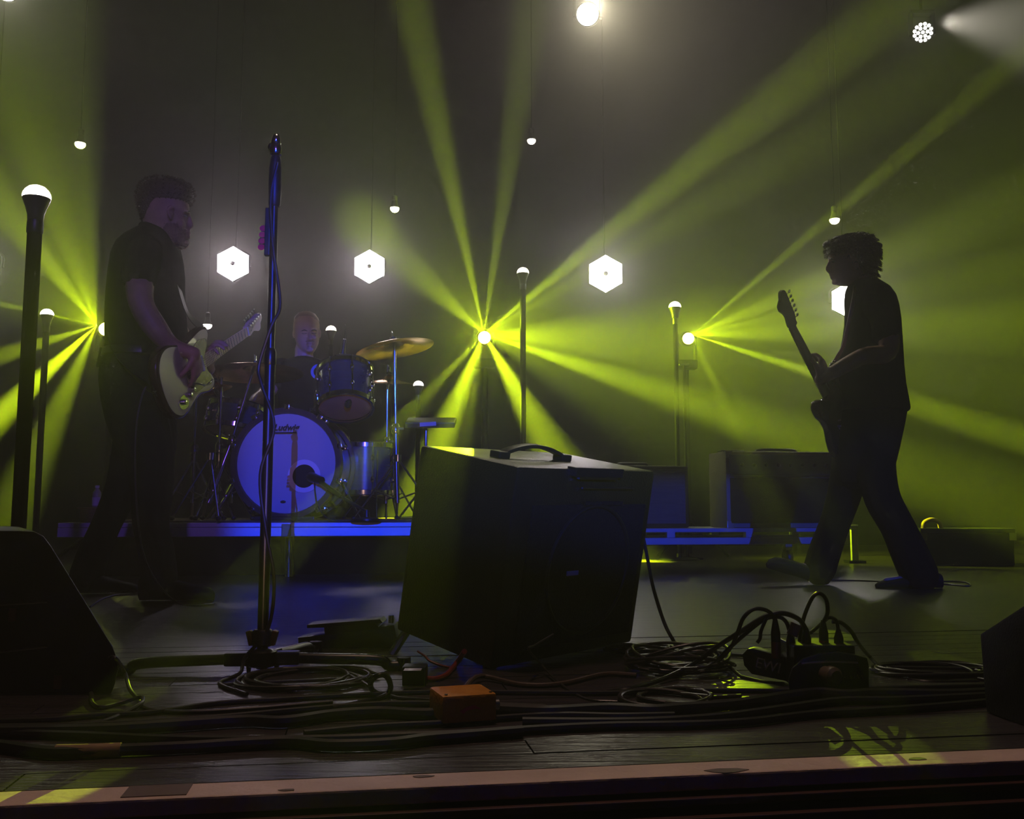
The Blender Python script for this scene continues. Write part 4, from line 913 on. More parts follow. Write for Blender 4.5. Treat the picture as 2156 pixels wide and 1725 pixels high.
# instrument leads of the two guitarists
cable('instrument_lead', 'thin lead dangling from the guitar along the left guitarist to the floor', [at(322, 800, 3.86), at(300, 830, 3.84), at(287, 900, 3.83), at(285, 1000, 3.82), at(290, 1090, 3.80), at(303, 1170, 3.78), at(330, 1225, 3.74), fl(370, 1268, .01), (410, 1275), (445, 1272), (448, 1266), (420, 1262), (380, 1262), (300, 1250), (250, 1252), (215, 1262), (190, 1278)], .0038, M['cable2'])
cable('instrument_lead', 'thin lead lying behind the shoes of the guitarist on the right', [(1700, 1222), (1760, 1222), (1840, 1224), (1900, 1230), (1980, 1230), (2040, 1234), (2030, 1226), (1980, 1224), (1960, 1222)], .0038, M['cable'])
# ------------------------------------------------------------------ electric guitars
OUT = [(.0, .034), (.035, .050), (.070, .085), (.090, .112), (.072, .136), (.02, .142), (-.06, .130), (-.13, .120), (-.20, .133), (-.28, .152), (-.345, .138), (-.39, .09), (-.402, .02), (-.392, -.06), (-.36, -.125), (-.30, -.160), (-.23, -.155), (-.15, -.128), (-.09, -.124), (-.03, -.138), (.025, -.136), (.048, -.112), (.035, -.080), (.005, -.052), (-.008, -.034)]
def closed_spline(pts, k=4):
    n = len(pts); out = []
    for i in range(n):
        a, b, c, d = [V((*pts[(i + j) % n], 0)) for j in (-1, 0, 1, 2)]
        for j in range(k):
            t = j / k; p = .5 * ((2 * b) + (c - a) * t + (2 * a - 5 * b + 4 * c - d) * t * t + (3 * b - a - 3 * c + d) * t ** 3); out.append((p.x, p.y))
    return out
def guitar(label, N, u, wh, bm_, fm, gm, headm, boardm, marks):
    u = V(u).normalized(); wv = V(wh) - u * V(wh).dot(u); wv.normalize(); v = u.cross(wv)
    if v.z < 0: v = -v
    O = N - u * .455
    def P(a, b, c): return O + u * a + v * b + wv * c
    MG = Matrix((u, v, wv)).transposed()
    t = thing('electric_guitar', label, 'guitar', P(-.2, 0, 0))
    ol = closed_spline(OUT); cx, cy2 = -.17, 0.0
    def ring(s, c): return [P(cx + (a - cx) * s, cy2 + (b - cy2) * s, c) for a, b in ol]
    MB().loft([ring(.955, -.0225), ring(.985, -.0195), ring(1, -.012), ring(1, .012), ring(.985, .0195), ring(.955, .0225)]).build('body', bm_, t, ang=50)
    MB().loft([ring(.93, .0222), ring(.925, .0238)]).build('body_face', fm, t)
    gd = closed_spline([(.0, .03), (.03, .052), (.045, .085), (-.02, .10), (-.08, .085), (-.13, .06), (-.15, .0), (-.17, -.06), (-.14, -.10), (-.06, -.10), (.0, -.11), (.012, -.075), (-.01, -.04), (-.01, .0)], 3)
    MB().loft([[P(a, b, .0236) for a, b in gd], [P(a, b, .0258) for a, b in gd]]).build('pickguard', gm, t)
    for a in (-.045, -.092, -.138): MB().box(P(a, 0, .029), (.018, .07, .010), MG).build('pickup', M['white'] if gm is M['guard'] else M['blackmetal'], t, smooth=False, bevel=.003)
    br = MB().box(P(-.19, 0, .030), (.034, .075, .012), MG).build('bridge', M['chrome'], t, smooth=False, bevel=.002)
    MB().tube(spline([P(-.20, -.035, .034), P(-.17, -.05, .05), P(-.12, -.075, .058), P(-.07, -.082, .056), P(-.04, -.078, .058)], 6), .0035, 8).build('tremolo_arm', M['chrome'], t)
    jp = closed_spline([(-.245, -.075), (-.22, -.105), (-.24, -.13), (-.285, -.125), (-.30, -.10), (-.28, -.078)], 3)
    MB().loft([[P(a, b, .0238) for a, b in jp], [P(a, b, .0262) for a, b in jp]]).build('jack_plate', M['chrome'], t)
    for a, b in ((-.17, -.075), (-.205, -.088), (-.262, -.10)): MB().lathe([(.011, .024), (.012, .030), (.010, .040), (.004, .041)], P(a, b, 0), wv, 14).build('control_knob', M['chrome'], t)
    for a, b in ((-.405, .0), (.085, .115)): MB().lathe([(.006, 0), (.004, .006), (.008, .012), (.006, .016)], P(a, b, 0), (P(a, b, 0) - P(-.17, .0, 0)), 10).build('strap_button', M['chrome'], t)
    rings = []
    for a in (-.06, .0, .15, .30, .44, .457):
        f = (a + .06) / .515; hw = .0285 - .0070 * f; z0 = .004 if a < 0 else .006
        rings.append([P(a, hw * math.cos(q), .019 + (-.016 if a < .44 else -.012) * math.sin(q) if 0 <= q <= PI else .019) for q in [PI * k / 8 for k in range(9)]])
    MB().loft(rings).build('neck', headm, t)
    MB().loft([[P(a, s * (.0285 - .0070 * (a + .06) / .515), c) for s, c in ((-1, .019), (1, .019), (1, .025), (-1, .025))] for a in (-.06, .2, .455)]).build('fretboard', boardm, t, smooth=False)
    fr = MB()
    for k in range(1, 22):
        a = .455 - .648 * (1 - 2 ** (-k / 12)); hw = .0285 - .0070 * (a + .06) / .515
        if a > -.06: fr.box(P(a, 0, .0257), (.0026, hw * 1.98, .0016), MG)
    f_ = fr.build('frets', M['fret'], t, smooth=False); f_['kind'] = 'stuff'
    MB().box(P(.457, 0, .0225), (.005, .042, .012), MG).build('nut', M['white'], t, smooth=False)
    ho = closed_spline([(.455, .0205), (.475, .024), (.50, .034), (.56, .040), (.62, .046), (.648, .040), (.655, .018), (.640, .004), (.628, -.002), (.622, -.014), (.61, -.030), (.585, -.034), (.56, -.024), (.53, -.020), (.49, -.030), (.468, -.026), (.455, -.0205)], 3)
    hs = MB().loft([[P(a, b, .003) for a, b in ho], [P(a, b, .017) for a, b in ho]]).build('headstock', headm, t, ang=50)
    for k in range(6):
        a = .485 + .026 * k; b = .022 + .0038 * k
        tu = MB().lathe([(.004, .016), (.004, .030), (.0052, .032)], P(a, b, 0), wv, 10).build('tuner', M['chrome'], t)
        MB().tube([P(a, b + .010, .004), P(a, b + .020, .004)], .0025, 6).build('tuner_shaft', M['chrome'], tu)
        MB().ell(P(a, b + .026, .004), (.008, .009, .004), MG, 10, 6).build('tuner_button', M['chrome'], tu)
    if marks:
        for k in range(2): MB().add([P(.50 + .020 * k + x, -.014 + y + .012 * k, .0174) for x, y in ((0, 0), (.005, .003), (.012, -.004), (.009, .002), (.016, .004), (.010, .007), (.006, .012), (.004, .006))], [[0, 1, 2, 3, 4, 5, 6, 7]]).build('headstock_mark', M['ink'], hs, smooth=False)
    sg = MB()
    for k in range(6):
        b0 = (k - 2.5); sg.tube([P(-.19, b0 * .0104, .037), P(.457, b0 * .0068, .0285), P(.485 + .026 * (5 - k), .022 + .0038 * (5 - k), .027)], .0006, 5)
    s_ = sg.build('strings', M['string'], t); s_['kind'] = 'stuff'
    return t, P, u, v, wv

g1, GP, gu, gv, gw = guitar('pale-faced electric guitar with dark edge held by the guitarist on the left', at(512, 699, 4.55), (.15, .88, .45), (.99, -.06, .10), M['burst'], M['cream'], M['guard'], M['maple'], M['maple'], True)
g2, HP, hu, hv, hw_ = guitar('dark electric guitar with raised neck held by the guitarist on the right', at(1675, 688, 4.28), (-.52, -.62, .59), (-.60, .75, .20), M['burst'], M['burst'], M['guard'], M['rosewood'], M['rosewood'], False)

# ------------------------------------------------------------------ people
def rows_rings(rows, n=30, p=2.25, inset=0, shrink=0.0):
    out = []
    for (py, xl, xr, hd, Y) in rows:
        a = at(xl + inset, py, Y); b = at(xr - inset, py, Y); c = (a + b) / 2; hx = max((b.x - a.x) / 2, .004); h = max(hd - shrink, .004)
        rg = []
        for k in range(n):
            t = 2 * PI * k / n; ct, s_t = math.cos(t), math.sin(t)
            rg.append(c + V((math.copysign(abs(ct) ** (2 / p), ct) * hx, math.copysign(abs(s_t) ** (2 / p), s_t) * h, 0)))
        out.append(rg)
    return out
def hand(mb, W, fwd, nrm, curls, s=1.0, thumb=1, tcurl=25, spread=.0):
    fwd = V(fwd).normalized(); nrm = V(nrm) - fwd * V(nrm).dot(fwd); nrm.normalize(); side = fwd.cross(nrm)
    mb.ell(W + fwd * .045 * s, (.040 * s, .052 * s, .017 * s), Matrix((side, fwd, nrm)).transposed(), 14, 9)
    for i in range(4):
        o = (1.5 - i) * .0205 * s * thumb; K = W + fwd * (.088 - .006 * abs(i - 1)) * s + side * o
        mb.limb([(W + side * o * .55 + fwd * .01, .015 * s), (K, .0118 * s)], 3, 10)
        d = (fwd + side * o * spread * 20).normalized(); p = K; f = (1.0, 1.1, 1.03, .82)[i]; pts = [(K, .0102 * s)]
        for j, (L, rr) in enumerate(((.043, .0094), (.027, .0086), (.021, .0074))):
            d = Quaternion(side, R(curls[i] * (1, 1.1, .7)[j])) @ d; p = p + d * L * f * s; pts.append((p, rr * s))
        mb.limb(pts, 3, 9)
    d = (fwd * .62 + side * thumb * .72 + nrm * .25).normalized(); p = W + fwd * .022 * s + side * thumb * .024 * s; pts = [(p, .0145 * s)]
    for L, rr in ((.042, .0118), (.030, .0105), (.024, .0088)):
        p = p + d * L * s; pts.append((p, rr * s)); d = (d + nrm * math.tan(R(tcurl)) * .6 - side * thumb * .18).normalized()
    mb.limb(pts, 3, 10)
def shoe(stations, Y, zs=None, n=18):
    """stations along the foot: (px, top py, half width); the sole rests on the floor"""
    rings = []
    for i, (px, py, hw) in enumerate(stations):
        p = at(px, py, Y); z0 = 0 if zs is None else zs[i]; h = max(p.z - z0, .012); rg = []
        for k in range(n):
            t = 2 * PI * k / n; y = math.cos(t) * hw; zz = math.sin(t)
            zz = (zz + 1) / 2; zz = zz ** .7
            rg.append(V((p.x, Y + y, z0 + zz * h)))
        rings.append(rg)
    return MB().loft(rings)
def tufts(mb, rings, count, L, rnd, direction, r=.0035, jitter=.6):
    for _ in range(count):
        i = rnd.randrange(len(rings)); j = rnd.randrange(len(rings[i])); p = rings[i][j]; c = sum(rings[i], V()) / len(rings[i])
        d = ((p - c).normalized() + V(direction) + V((rnd.uniform(-1, 1), rnd.uniform(-1, 1), rnd.uniform(-1, 1))) * jitter).normalized()
        l = L * rnd.uniform(.5, 1.2)
        mb.tube([p - d * .006, p + d * l * .5 + V((0, 0, .15 * l)), p + d * l], [r, r * .8, .0006], 5)

# ---- guitarist on the left (profile, facing right)
Y1 = 4.15
pA = thing('person', 'guitarist in dark shirt and jeans walking right with the pale-faced guitar', 'person', V((at(300, 1200, Y1).x, Y1, 0)))
tors = [(476, 300, 350, .055, Y1), (488, 282, 362, .085, Y1), (502, 265, 369, .125, Y1), (520, 252, 374, .165, Y1), (545, 243, 379, .185, Y1), (580, 236, 383, .180, Y1), (620, 231, 384, .172, Y1), (660, 228, 387, .165, Y1), (700, 227, 391, .160, Y1), (730, 228, 388, .158, Y1), (760, 224, 372, .160, Y1)]
hips = [(742, 228, 368, .158, Y1), (770, 219, 356, .165, Y1), (800, 217, 352, .170, Y1), (840, 221, 358, .172, Y1), (880, 229, 364, .168, Y1), (915, 238, 368, .150, Y1), (945, 250, 367, .120, Y1), (975, 265, 362, .08, Y1), (990, 285, 350, .03, Y1)]
nearleg = [(at(303, 890, 4.06), .105), (at(314, 960, 4.03), .105), (at(320, 1030, 4.0), .088), (at(318, 1100, 3.98), .075), (at(330, 1165, 3.97), .072), (at(336, 1222, 3.97), .074)]
farleg = [(at(290, 890, 4.24), .100), (at(282, 960, 4.26), .098), (at(258, 1030, 4.28), .078), (at(226, 1100, 4.29), .066), (at(198, 1165, 4.30), .070), (at(182, 1212, 4.30), .074)]
head = [(381, 326, 362, .030, Y1), (388, 310, 380, .050, Y1), (398, 300, 391, .066, Y1), (412, 295, 396, .075, Y1), (428, 294, 396, .079, Y1), (442, 297, 397, .079, Y1), (449, 299, 399.5, .078, Y1), (455, 300, 395.5, .077, Y1), (463, 302, 396, .076, Y1), (474, 304, 396, .073, Y1), (486, 310, 395.5, .068, Y1), (497, 320, 394.5, .062, Y1), (506, 333, 393.5, .055, Y1), (514, 346, 391, .046, Y1), (518, 355, 385, .034, Y1)]
shN = at(297, 540, 4.00); elN = at(298, 640, 3.90); wrN = GP(-.150, .075, .062)
shF = at(318, 540, 4.31); elF = at(372, 690, 4.50); wrF = GP(.115, -.075, -.035)
bd_ = MB()
bd_.loft(rows_rings(head, 30, 2.3))
bd_.limb([(at(334, 470, Y1), .062), (at(324, 510, Y1), .063), (at(312, 545, Y1), .075)])
bd_.loft(rows_rings(tors[2:] + hips[1:], 26, 2.2, 9, .02))
nz = [at(397, 452, Y1), at(401, 464, Y1), at(405.5, 477, Y1), at(400, 483, Y1)]
bd_.limb([(nz[0], .008), (nz[1], .0095), (nz[2] + V((-.006, 0, .002)), .0105), (nz[3] + V((-.012, 0, 0)), .010)], 4, 10)
for s in (-1, 1): bd_.ell(nz[2] + V((-.018, s * .012, -.004)), (.010, .008, .008))
bd_.ell(at(396, 491, Y1), (.012, .022, .008)); bd_.ell(at(395, 499, Y1), (.012, .020, .008)); bd_.ell(at(388, 511, Y1), (.022, .028, .016))
for s in (-1, 1):
    bd_.tube(spline([at(366, 441, Y1 + s * .080), at(361, 434, Y1 + s * .089), at(354, 439, Y1 + s * .092), at(355, 451, Y1 + s * .089), at(361, 463, Y1 + s * .080)], 4), .0075, 7); bd_.ell(at(360, 449, Y1 + s * .076), (.012, .008, .022))
    bd_.ell(at(394, 447.5, Y1 + s * .036), (.014, .026, .007))
    bd_.ell(at(381, 473, Y1 + s * .040), (.020, .022, .024))
bd_.limb([(shN, .062), (at(294, 590, 3.93), .060), (elN, .052), (at(327, 690, 3.91), .050), (at(362, 728, 3.94), .037), (wrN, .029)])
bd_.limb([(shF, .060), (at(345, 620, 4.42), .054), (elF, .048), (at(400, 735, 4.44), .040), (wrF, .029)])
hand(bd_, wrN, (GP(-.155, -.035, .055) - wrN), -gw + gv * -.2, (28, 34, 40, 46), 1.05, -1, 30)
hand(bd_, wrF, (gv * .9 + gw * .15 + gu * .1), gw, (42, 44, 46, 50), 1.05, 1, 20)
bd_.limb([(p, r - .018) for p, r in nearleg]); bd_.limb([(p, r - .018) for p, r in farleg])
bd_.limb([(nearleg[-1][0] + V((0, 0, -.03)), .045), (at(350, 1243, 3.97), .034), (at(420, 1250, 3.97), .026)]); bd_.limb([(farleg[-1][0], .045), (at(205, 1230, 4.30), .034), (at(265, 1238, 4.30), .024)])
bd_.build('body', M['skin2'], pA, voxel=.0058, it=3)
sh_ = MB(); sh_.loft(rows_rings(tors, 32, 2.25))
sh_.limb([(shN + V((.01, .03, .03)), .075), (at(297, 560, 3.955), .074), (at(294, 585, 3.93), .073)])
sh_.limb([(shF + V((0, -.03, .03)), .072), (at(335, 585, 4.37), .068)])
cr2 = [at(299, 474, Y1), at(312, 476, Y1 - .06), at(340, 496, Y1 - .075), at(360, 520, Y1 - .04), at(366, 530, Y1), at(360, 520, Y1 + .04), at(340, 496, Y1 + .075), at(312, 476, Y1 + .06)]
sh_.tube(spline(cr2 + [cr2[0]], 4)[:-1], .017, 8, closed=True)
sh_.build('shirt', M['shirt'], pA, voxel=.0065, it=3)
cl_ = MB()
for s in (-1, 1): cl_.add([at(362, 515, Y1 + s * .03), at(369, 535, Y1 + s * .035), at(357, 545, Y1 + s * .06), at(349, 520, Y1 + s * .06), at(364, 515, Y1 + s * .032), at(371, 535, Y1 + s * .037), at(359, 545, Y1 + s * .064), at(351, 520, Y1 + s * .064)], [[0, 1, 2, 3], [7, 6, 5, 4], [0, 4, 5, 1], [1, 5, 6, 2], [2, 6, 7, 3], [3, 7, 4, 0]])
cl_.build('collar_point', M['shirt'], pA)
tr_ = MB(); tr_.loft(rows_rings(hips, 30, 2.25)); tr_.limb(nearleg); tr_.limb(farleg)
tr_.build('jeans', M['denim'], pA, voxel=.0075, it=3)
MB().loft(rows_rings([(738, 227, 369, .160, Y1), (740, 224, 372, .163, Y1), (754, 221, 366, .166, Y1), (756, 224, 362, .163, Y1)], 30, 2.25)).build('belt', M['rubber'], pA)
shoe([(296, 1232, .03), (299, 1216, .043), (320, 1208, .047), (345, 1212, .047), (372, 1222, .047), (402, 1230, .049), (430, 1234, .043), (444, 1239, .03), (451, 1247, .012)], 3.97).build('boot', M['leather'], pA)
shoe([(153, 1222, .025), (157, 1205, .04), (178, 1200, .046), (205, 1208, .046), (232, 1218, .046), (258, 1224, .047), (276, 1228, .04), (288, 1234, .028), (293, 1240, .012)], 4.30).build('boot', M['leather'], pA)
hr = [(377, 322, 364, .03, Y1), (382, 308, 384, .052, Y1), (390, 299, 397, .068, Y1), (400, 294, 404, .078, Y1), (410, 291, 406, .082, Y1), (420, 290, 404, .083, Y1), (428, 290, 398, .084, Y1)]
hb_ = [(420, 290, 380, .0845, Y1), (434, 290.5, 352, .0835, Y1), (446, 293, 338, .080, Y1), (458, 297, 326, .070, Y1), (466, 300, 318, .055, Y1)]
hm = MB(); r1 = rows_rings(hr, 30, 2.3); r2 = rows_rings(hb_, 30, 2.3); hm.loft(r1); hm.loft(r2)
tufts(hm, r1, 1700, .013, random.Random(3), (.45, 0, .45), .0017, .45); tufts(hm, r2, 700, .005, random.Random(4), (-.3, 0, -.4), .0014, .4)
hm.build('hair', M['hair'], pA)
bm2 = MB(); br_ = [(480, 344, 393, .0715, Y1), (487, 332, 396, .0690, Y1), (497, 328, 396.5, .0640, Y1), (507, 336, 396, .0575, Y1), (515, 347, 393.5, .0490, Y1), (520, 355, 388, .038, Y1), (523, 363, 380, .018, Y1)]
r3 = rows_rings(br_, 26, 2.3); bm2.loft(r3); tufts(bm2, r3, 900, .006, random.Random(5), (.3, 0, -.5), .0011, .4); bm2.build('beard', M['stubble'], pA)
for s in (-1, 1):
    e_ = MB().ell(at(391.2, 455, Y1 + s * .034), (.0092, .010, .0065)).build('eye', M['eye'], pA)
    MB().limb([(at(393, 447, Y1 + s * .055), .003), (at(399, 445.5, Y1 + s * .036), .0042), (at(400, 447.5, Y1 + s * .018), .003)], 3, 6).build('eyebrow', M['hair'], pA)
bk = thing('belt_pack', 'small black wireless pack on the belt of the guitarist on the left', 'transmitter', at(219, 780, Y1))
MB().box(at(218, 755, Y1), (.028, .065, .092), Matrix.Rotation(.16, 3, 'Y')).build('case', M['blackmetal'], bk, smooth=False, bevel=.006)
MB().box(at(213, 750, Y1), (.006, .05, .05), Matrix.Rotation(.16, 3, 'Y')).build('battery_door', M['steel'], bk, smooth=False, bevel=.002)
MB().tube(spline([at(209, 778, Y1), at(208, 788, Y1), at(211, 793, Y1)], 3), .0018, 6).build('antenna', M['cable'], bk)
# strap from the guitar over the shoulder
ST = [GP(.088, .118, 0), at(395, 660, 4.02 + .1), at(372, 590, Y1 - .02), at(345, 528, Y1 + .06), at(310, 500, Y1 + .10), at(262, 520, Y1 + .11), at(238, 580, Y1 + .08), at(232, 660, Y1 - .04), at(238, 740, Y1 - .14), at(290, 800, 3.90), GP(-.405, .0, 0)]
sp = spline(ST, 6); sk = MB(); rg = []
for i, p in enumerate(sp):
    t = (sp[min(i + 1, len(sp) - 1)] - sp[max(i - 1, 0)]).normalized(); s_ = t.cross(V((1, 0, .2))); s_.normalize(); n_ = t.cross(s_)
    rg.append([p + s_ * .024 + n_ * .0015, p - s_ * .024 + n_ * .0015, p - s_ * .024 - n_ * .0015, p + s_ * .024 - n_ * .0015])
sk.loft(rg).build('shoulder_strap', M['rubber'], g1)

# ---- guitarist on the right (profile, facing left)
Y2 = 4.72
pB = thing('person', 'dark-haired guitarist in black tee walking left with the dark guitar', 'person', V((at(1830, 1200, Y2).x, Y2, 0)))
tors = [(588, 1798, 1846, .05, Y2), (597, 1788, 1856, .085, Y2), (610, 1784, 1869, .13, Y2), (628, 1784, 1878, .165, Y2), (650, 1786, 1883, .180, Y2), (680, 1785, 1888, .180, Y2), (710, 1780, 1891, .175, Y2), (740, 1773, 1894, .170, Y2), (775, 1764, 1897, .165, Y2), (810, 1756, 1901, .165, Y2), (840, 1750, 1907, .168, Y2), (862, 1748, 1911, .170, Y2), (868, 1752, 1908, .165, Y2)]
hips = [(840, 1754, 1902, .155, Y2), (870, 1750, 1904, .160, Y2), (900, 1754, 1898, .162, Y2), (935, 1758, 1890, .160, Y2), (965, 1758, 1884, .140, Y2), (990, 1758, 1880, .105, Y2), (1015, 1768, 1874, .06, Y2), (1028, 1790, 1860, .02, Y2)]
frontleg = [(at(1795, 930, 4.80), .100), (at(1790, 985, 4.81), .095), (at(1775, 1050, 4.82), .083), (at(1755, 1110, 4.82), .076), (at(1737, 1160, 4.81), .080), (at(1725, 1200, 4.80), .080)]
rearleg = [(at(1845, 930, 4.64), .098), (at(1845, 985, 4.63), .092), (at(1858, 1050, 4.62), .086), (at(1890, 1110, 4.61), .082), (at(1915, 1165, 4.60), .088), (at(1936, 1212, 4.60), .090)]
head = [(498, 1780, 1826, .045, Y2), (508, 1760, 1838, .062, Y2), (520, 1751, 1842, .072, Y2), (532, 1746.5, 1843, .075, Y2), (542, 1744.5, 1842, .075, Y2), (548, 1745, 1841, .074, Y2), (553, 1748, 1840, .073, Y2), (562, 1748, 1838, .070, Y2), (572, 1749, 1834, .066, Y2), (582, 1751, 1828, .060, Y2), (590, 1754, 1818, .052, Y2), (597, 1760, 1806, .042, Y2), (601, 1768, 1795, .028, Y2)]
b2 = MB(); b2.loft(rows_rings(head, 28, 2.3))
b2.limb([(at(1805, 575, Y2), .058), (at(1815, 600, Y2), .060), (at(1826, 630, Y2), .075)])
b2.loft(rows_rings(tors[2:-1] + hips[2:], 26, 2.2, 9, .02))
b2.limb([(at(1747, 550, Y2), .008), (at(1744, 559, Y2), .009), (at(1741.5, 567, Y2), .0095), (at(1748, 573, Y2), .0105)], 4, 10)
b2.ell(at(1751, 579, Y2), (.012, .02, .007)); b2.ell(at(1752.5, 585, Y2), (.011, .019, .008)); b2.ell(at(1759, 594, Y2), (.018, .025, .015))
for s in (-1, 1):
    b2.ell(at(1800, 553, Y2 + s * .074), (.018, .008, .032)); b2.ell(at(1749, 546, Y2 + s * .034), (.012, .024, .006))
shN = at(1858, 645, 4.56); elN = at(1868, 742, 4.48); wrN = HP(.15, -.045, -.035)
shF = at(1835, 650, 4.88); elF = at(1880, 745, 4.98); wrF = HP(-.17, .07, .06)
b2.limb([(shN + V((-.01, .04, -.03)), .046), (at(1866, 690, 4.52), .055), (elN, .046), (at(1815, 752, 4.44), .042), (wrN, .028)])
b2.limb([(shF, .058), (at(1860, 700, 4.95), .050), (elF, .045), (at(1820, 790, 4.94), .040), (wrF, .028)])
hand(b2, wrN, (hv * .85 + hu * .15 + hw_ * .2), hw_, (40, 42, 44, 48), 1.05, 1, 20)
hand(b2, wrF, (HP(-.16, -.05, .05) - wrF), -hw_, (30, 34, 38, 44), 1.05, -1, 25)
b2.limb([(p, r - .018) for p, r in frontleg]); b2.limb([(p, r - .018) for p, r in rearleg])
b2.limb([(frontleg[-1][0], .040), (at(1700, 1200, 4.80), .032), (at(1650, 1192, 4.80), .022)]); b2.limb([(rearleg[-1][0], .045), (at(1915, 1222, 4.60), .030), (at(1868, 1226, 4.60), .022)])
b2.build('body', M['skin'], pB, voxel=.0058, it=3)
s2 = MB(); s2.loft(rows_rings(tors, 32, 2.25))
s2.limb([(shN + V((-.02, .03, .02)), .072), (at(1864, 675, 4.53), .070), (at(1866, 700, 4.51), .069)])
s2.limb([(shF + V((0, -.03, .02)), .07), (at(1856, 690, 4.94), .066)])
s2.build('t_shirt', M['shirt2'], pB, voxel=.0065, it=3)
t2 = MB(); t2.loft(rows_rings(hips, 30, 2.25)); t2.limb(frontleg); t2.limb(rearleg); t2.build('trousers', M['trousers'], pB, voxel=.0075, it=3)
shoe([(1744, 1222, .02), (1738, 1205, .04), (1722, 1196, .045), (1700, 1190, .046), (1675, 1182, .047), (1650, 1175, .046), (1632, 1173, .04), (1620, 1178, .026), (1614, 1186, .012)], 4.80, [.006, .0, .008, .022, .040, .056, .068, .078, .086]).build('shoe', M['leather'], pB)
shoe([(1982, 1222, .025), (1978, 1208, .04), (1958, 1202, .046), (1935, 1206, .046), (1908, 1214, .046), (1880, 1219, .048), (1862, 1222, .042), (1850, 1226, .028), (1844, 1230, .012)], 4.60).build('shoe', M['leather'], pB)
hr = [(496, 1780, 1822, .04, Y2), (501, 1765, 1834, .062, Y2), (509, 1746, 1842, .077, Y2), (518, 1741, 1846, .085, Y2), (527, 1741, 1848, .089, Y2), (536, 1744, 1848, .090, Y2), (541, 1752, 1848, .090, Y2)]
hb_ = [(530, 1752, 1848, .090, Y2), (545, 1766, 1848, .089, Y2), (558, 1776, 1847, .086, Y2), (570, 1788, 1846, .078, Y2), (582, 1804, 1843, .066, Y2), (590, 1816, 1838, .05, Y2)]
hm = MB(); r1 = rows_rings(hr, 30, 2.3); r2 = rows_rings(hb_, 30, 2.3); hm.loft(r1); hm.loft(r2)
tufts(hm, r1, 1500, .018, random.Random(8), (-.15, 0, -.3), .0022, .6); tufts(hm, r2, 1200, .022, random.Random(9), (.3, 0, -.9), .0022, .45)
for c in ((1812, 497), (1832, 506), (1845, 520), (1762, 505), (1744, 514)): hm.ell(at(c[0], c[1], Y2), (.026, .05, .018))
hm.build('hair', M['hair2'], pB)
for s in (-1, 1):
    MB().ell(at(1754.5, 551, Y2 + s * .032), (.009, .010, .006)).build('eye', M['eye'], pB)
    MB().limb([(at(1751, 545, Y2 + s * .052), .003), (at(1746, 543, Y2 + s * .035), .004), (at(1746, 545, Y2 + s * .018), .003)], 3, 6).build('eyebrow', M['hair2'], pB)
sp = spline([at(1800, 604, Y2 - .06), at(1797, 630, 4.53), at(1791, 660, 4.52), at(1783, 695, 4.53), at(1776, 728, 4.55), HP(.088, .118, 0)], 6); rg = []
for i, p in enumerate(sp):
    t = (sp[min(i + 1, len(sp) - 1)] - sp[max(i - 1, 0)]).normalized(); s_ = t.cross(V((.15, -1, 0))).normalized(); n_ = t.cross(s_)
    rg.append([p + s_ * .009 + n_ * .0015, p - s_ * .009 + n_ * .0015, p - s_ * .009 - n_ * .0015, p + s_ * .009 - n_ * .0015])
MB().loft(rg).build('shoulder_strap', M['strap'], g2)

# ---- drummer (facing the camera, seated)
Y3 = 6.3
pC = thing('person', 'seated drummer with shaved head in dark tee behind the bass drum', 'person', V((at(645, 900, Y3).x, Y3, DZ)))
head = [(658, 636, 655, .035, Y3), (662, 629, 663, .06, Y3), (670, 622.5, 669, .085, Y3), (682, 619, 672, .098, Y3), (694, 618.5, 672, .100, Y3), (704, 620, 671.5, .098, Y3), (714, 622, 671, .094, Y3), (724, 625, 669, .088, Y3), (733, 630, 665, .078, Y3), (740, 635, 660, .062, Y3), (744, 640, 655, .04, Y3)]
b3 = MB(); b3.loft(rows_rings(head, 28, 2.3))
b3.limb([(at(640, 735, Y3 + .02), .062), (at(640, 752, Y3 + .02), .064), (at(640, 775, Y3 + .02), .085)])
yf = Y3 - .095
b3.limb([(at(651, 697, yf + .008), .008), (at(653, 706, yf - .006), .0095), (at(654, 713, yf - .016), .0125)], 4, 10)
for s in (-1, 1):
    b3.ell(at(654 + s * 4.5, 713, yf - .004), (.009, .010, .008)); b3.ell(at(651 + s * 11, 694, yf + .010), (.022, .012, .008))
    b3.ell(at(649 + s * 12, 711, yf + .034), (.022, .020, .02)); b3.ell(at(646 + s * 27.5, 703, Y3 + .0), (.008, .020, .030))
b3.ell(at(653, 722, yf + .004), (.022, .012, .007)); b3.ell(at(653, 727, yf + .004), (.020, .012, .008)); b3.ell(at(652, 737, yf + .016), (.028, .022, .018))
tors = [(752, 625, 655, .06, Y3), (758, 605, 680, .085, Y3), (766, 588, 702, .105, Y3), (780, 580, 712, .12, Y3), (810, 582, 710, .13, Y3), (850, 588, 705, .13, Y3), (890, 590, 702, .135, Y3), (925, 588, 704, .14, Y3)]
b3.loft(rows_rings([(y, a, b, h, Y + .01) for y, a, b, h, Y in tors[2:]], 24, 2.2, 6, .02))
hnd = at(524, 858, 5.80)
b3.limb([(at(592, 775, Y3), .062), (at(570, 815, 6.22), .055), (at(552, 835, 6.10), .048), (at(540, 842, 5.98), .042), (at(533, 850, 5.88), .030)])
b3.limb([(at(700, 775, Y3), .062), (at(716, 815, 6.25), .054), (at(722, 842, 6.15), .046), (at(728, 830, 5.98), .038), (at(735, 815, 5.88), .030)])
hand(b3, at(533, 850, 5.88), (hnd - at(533, 850, 5.88)), (0, 0, -1), (40, 42, 44, 46), 1.0, -1, 25)
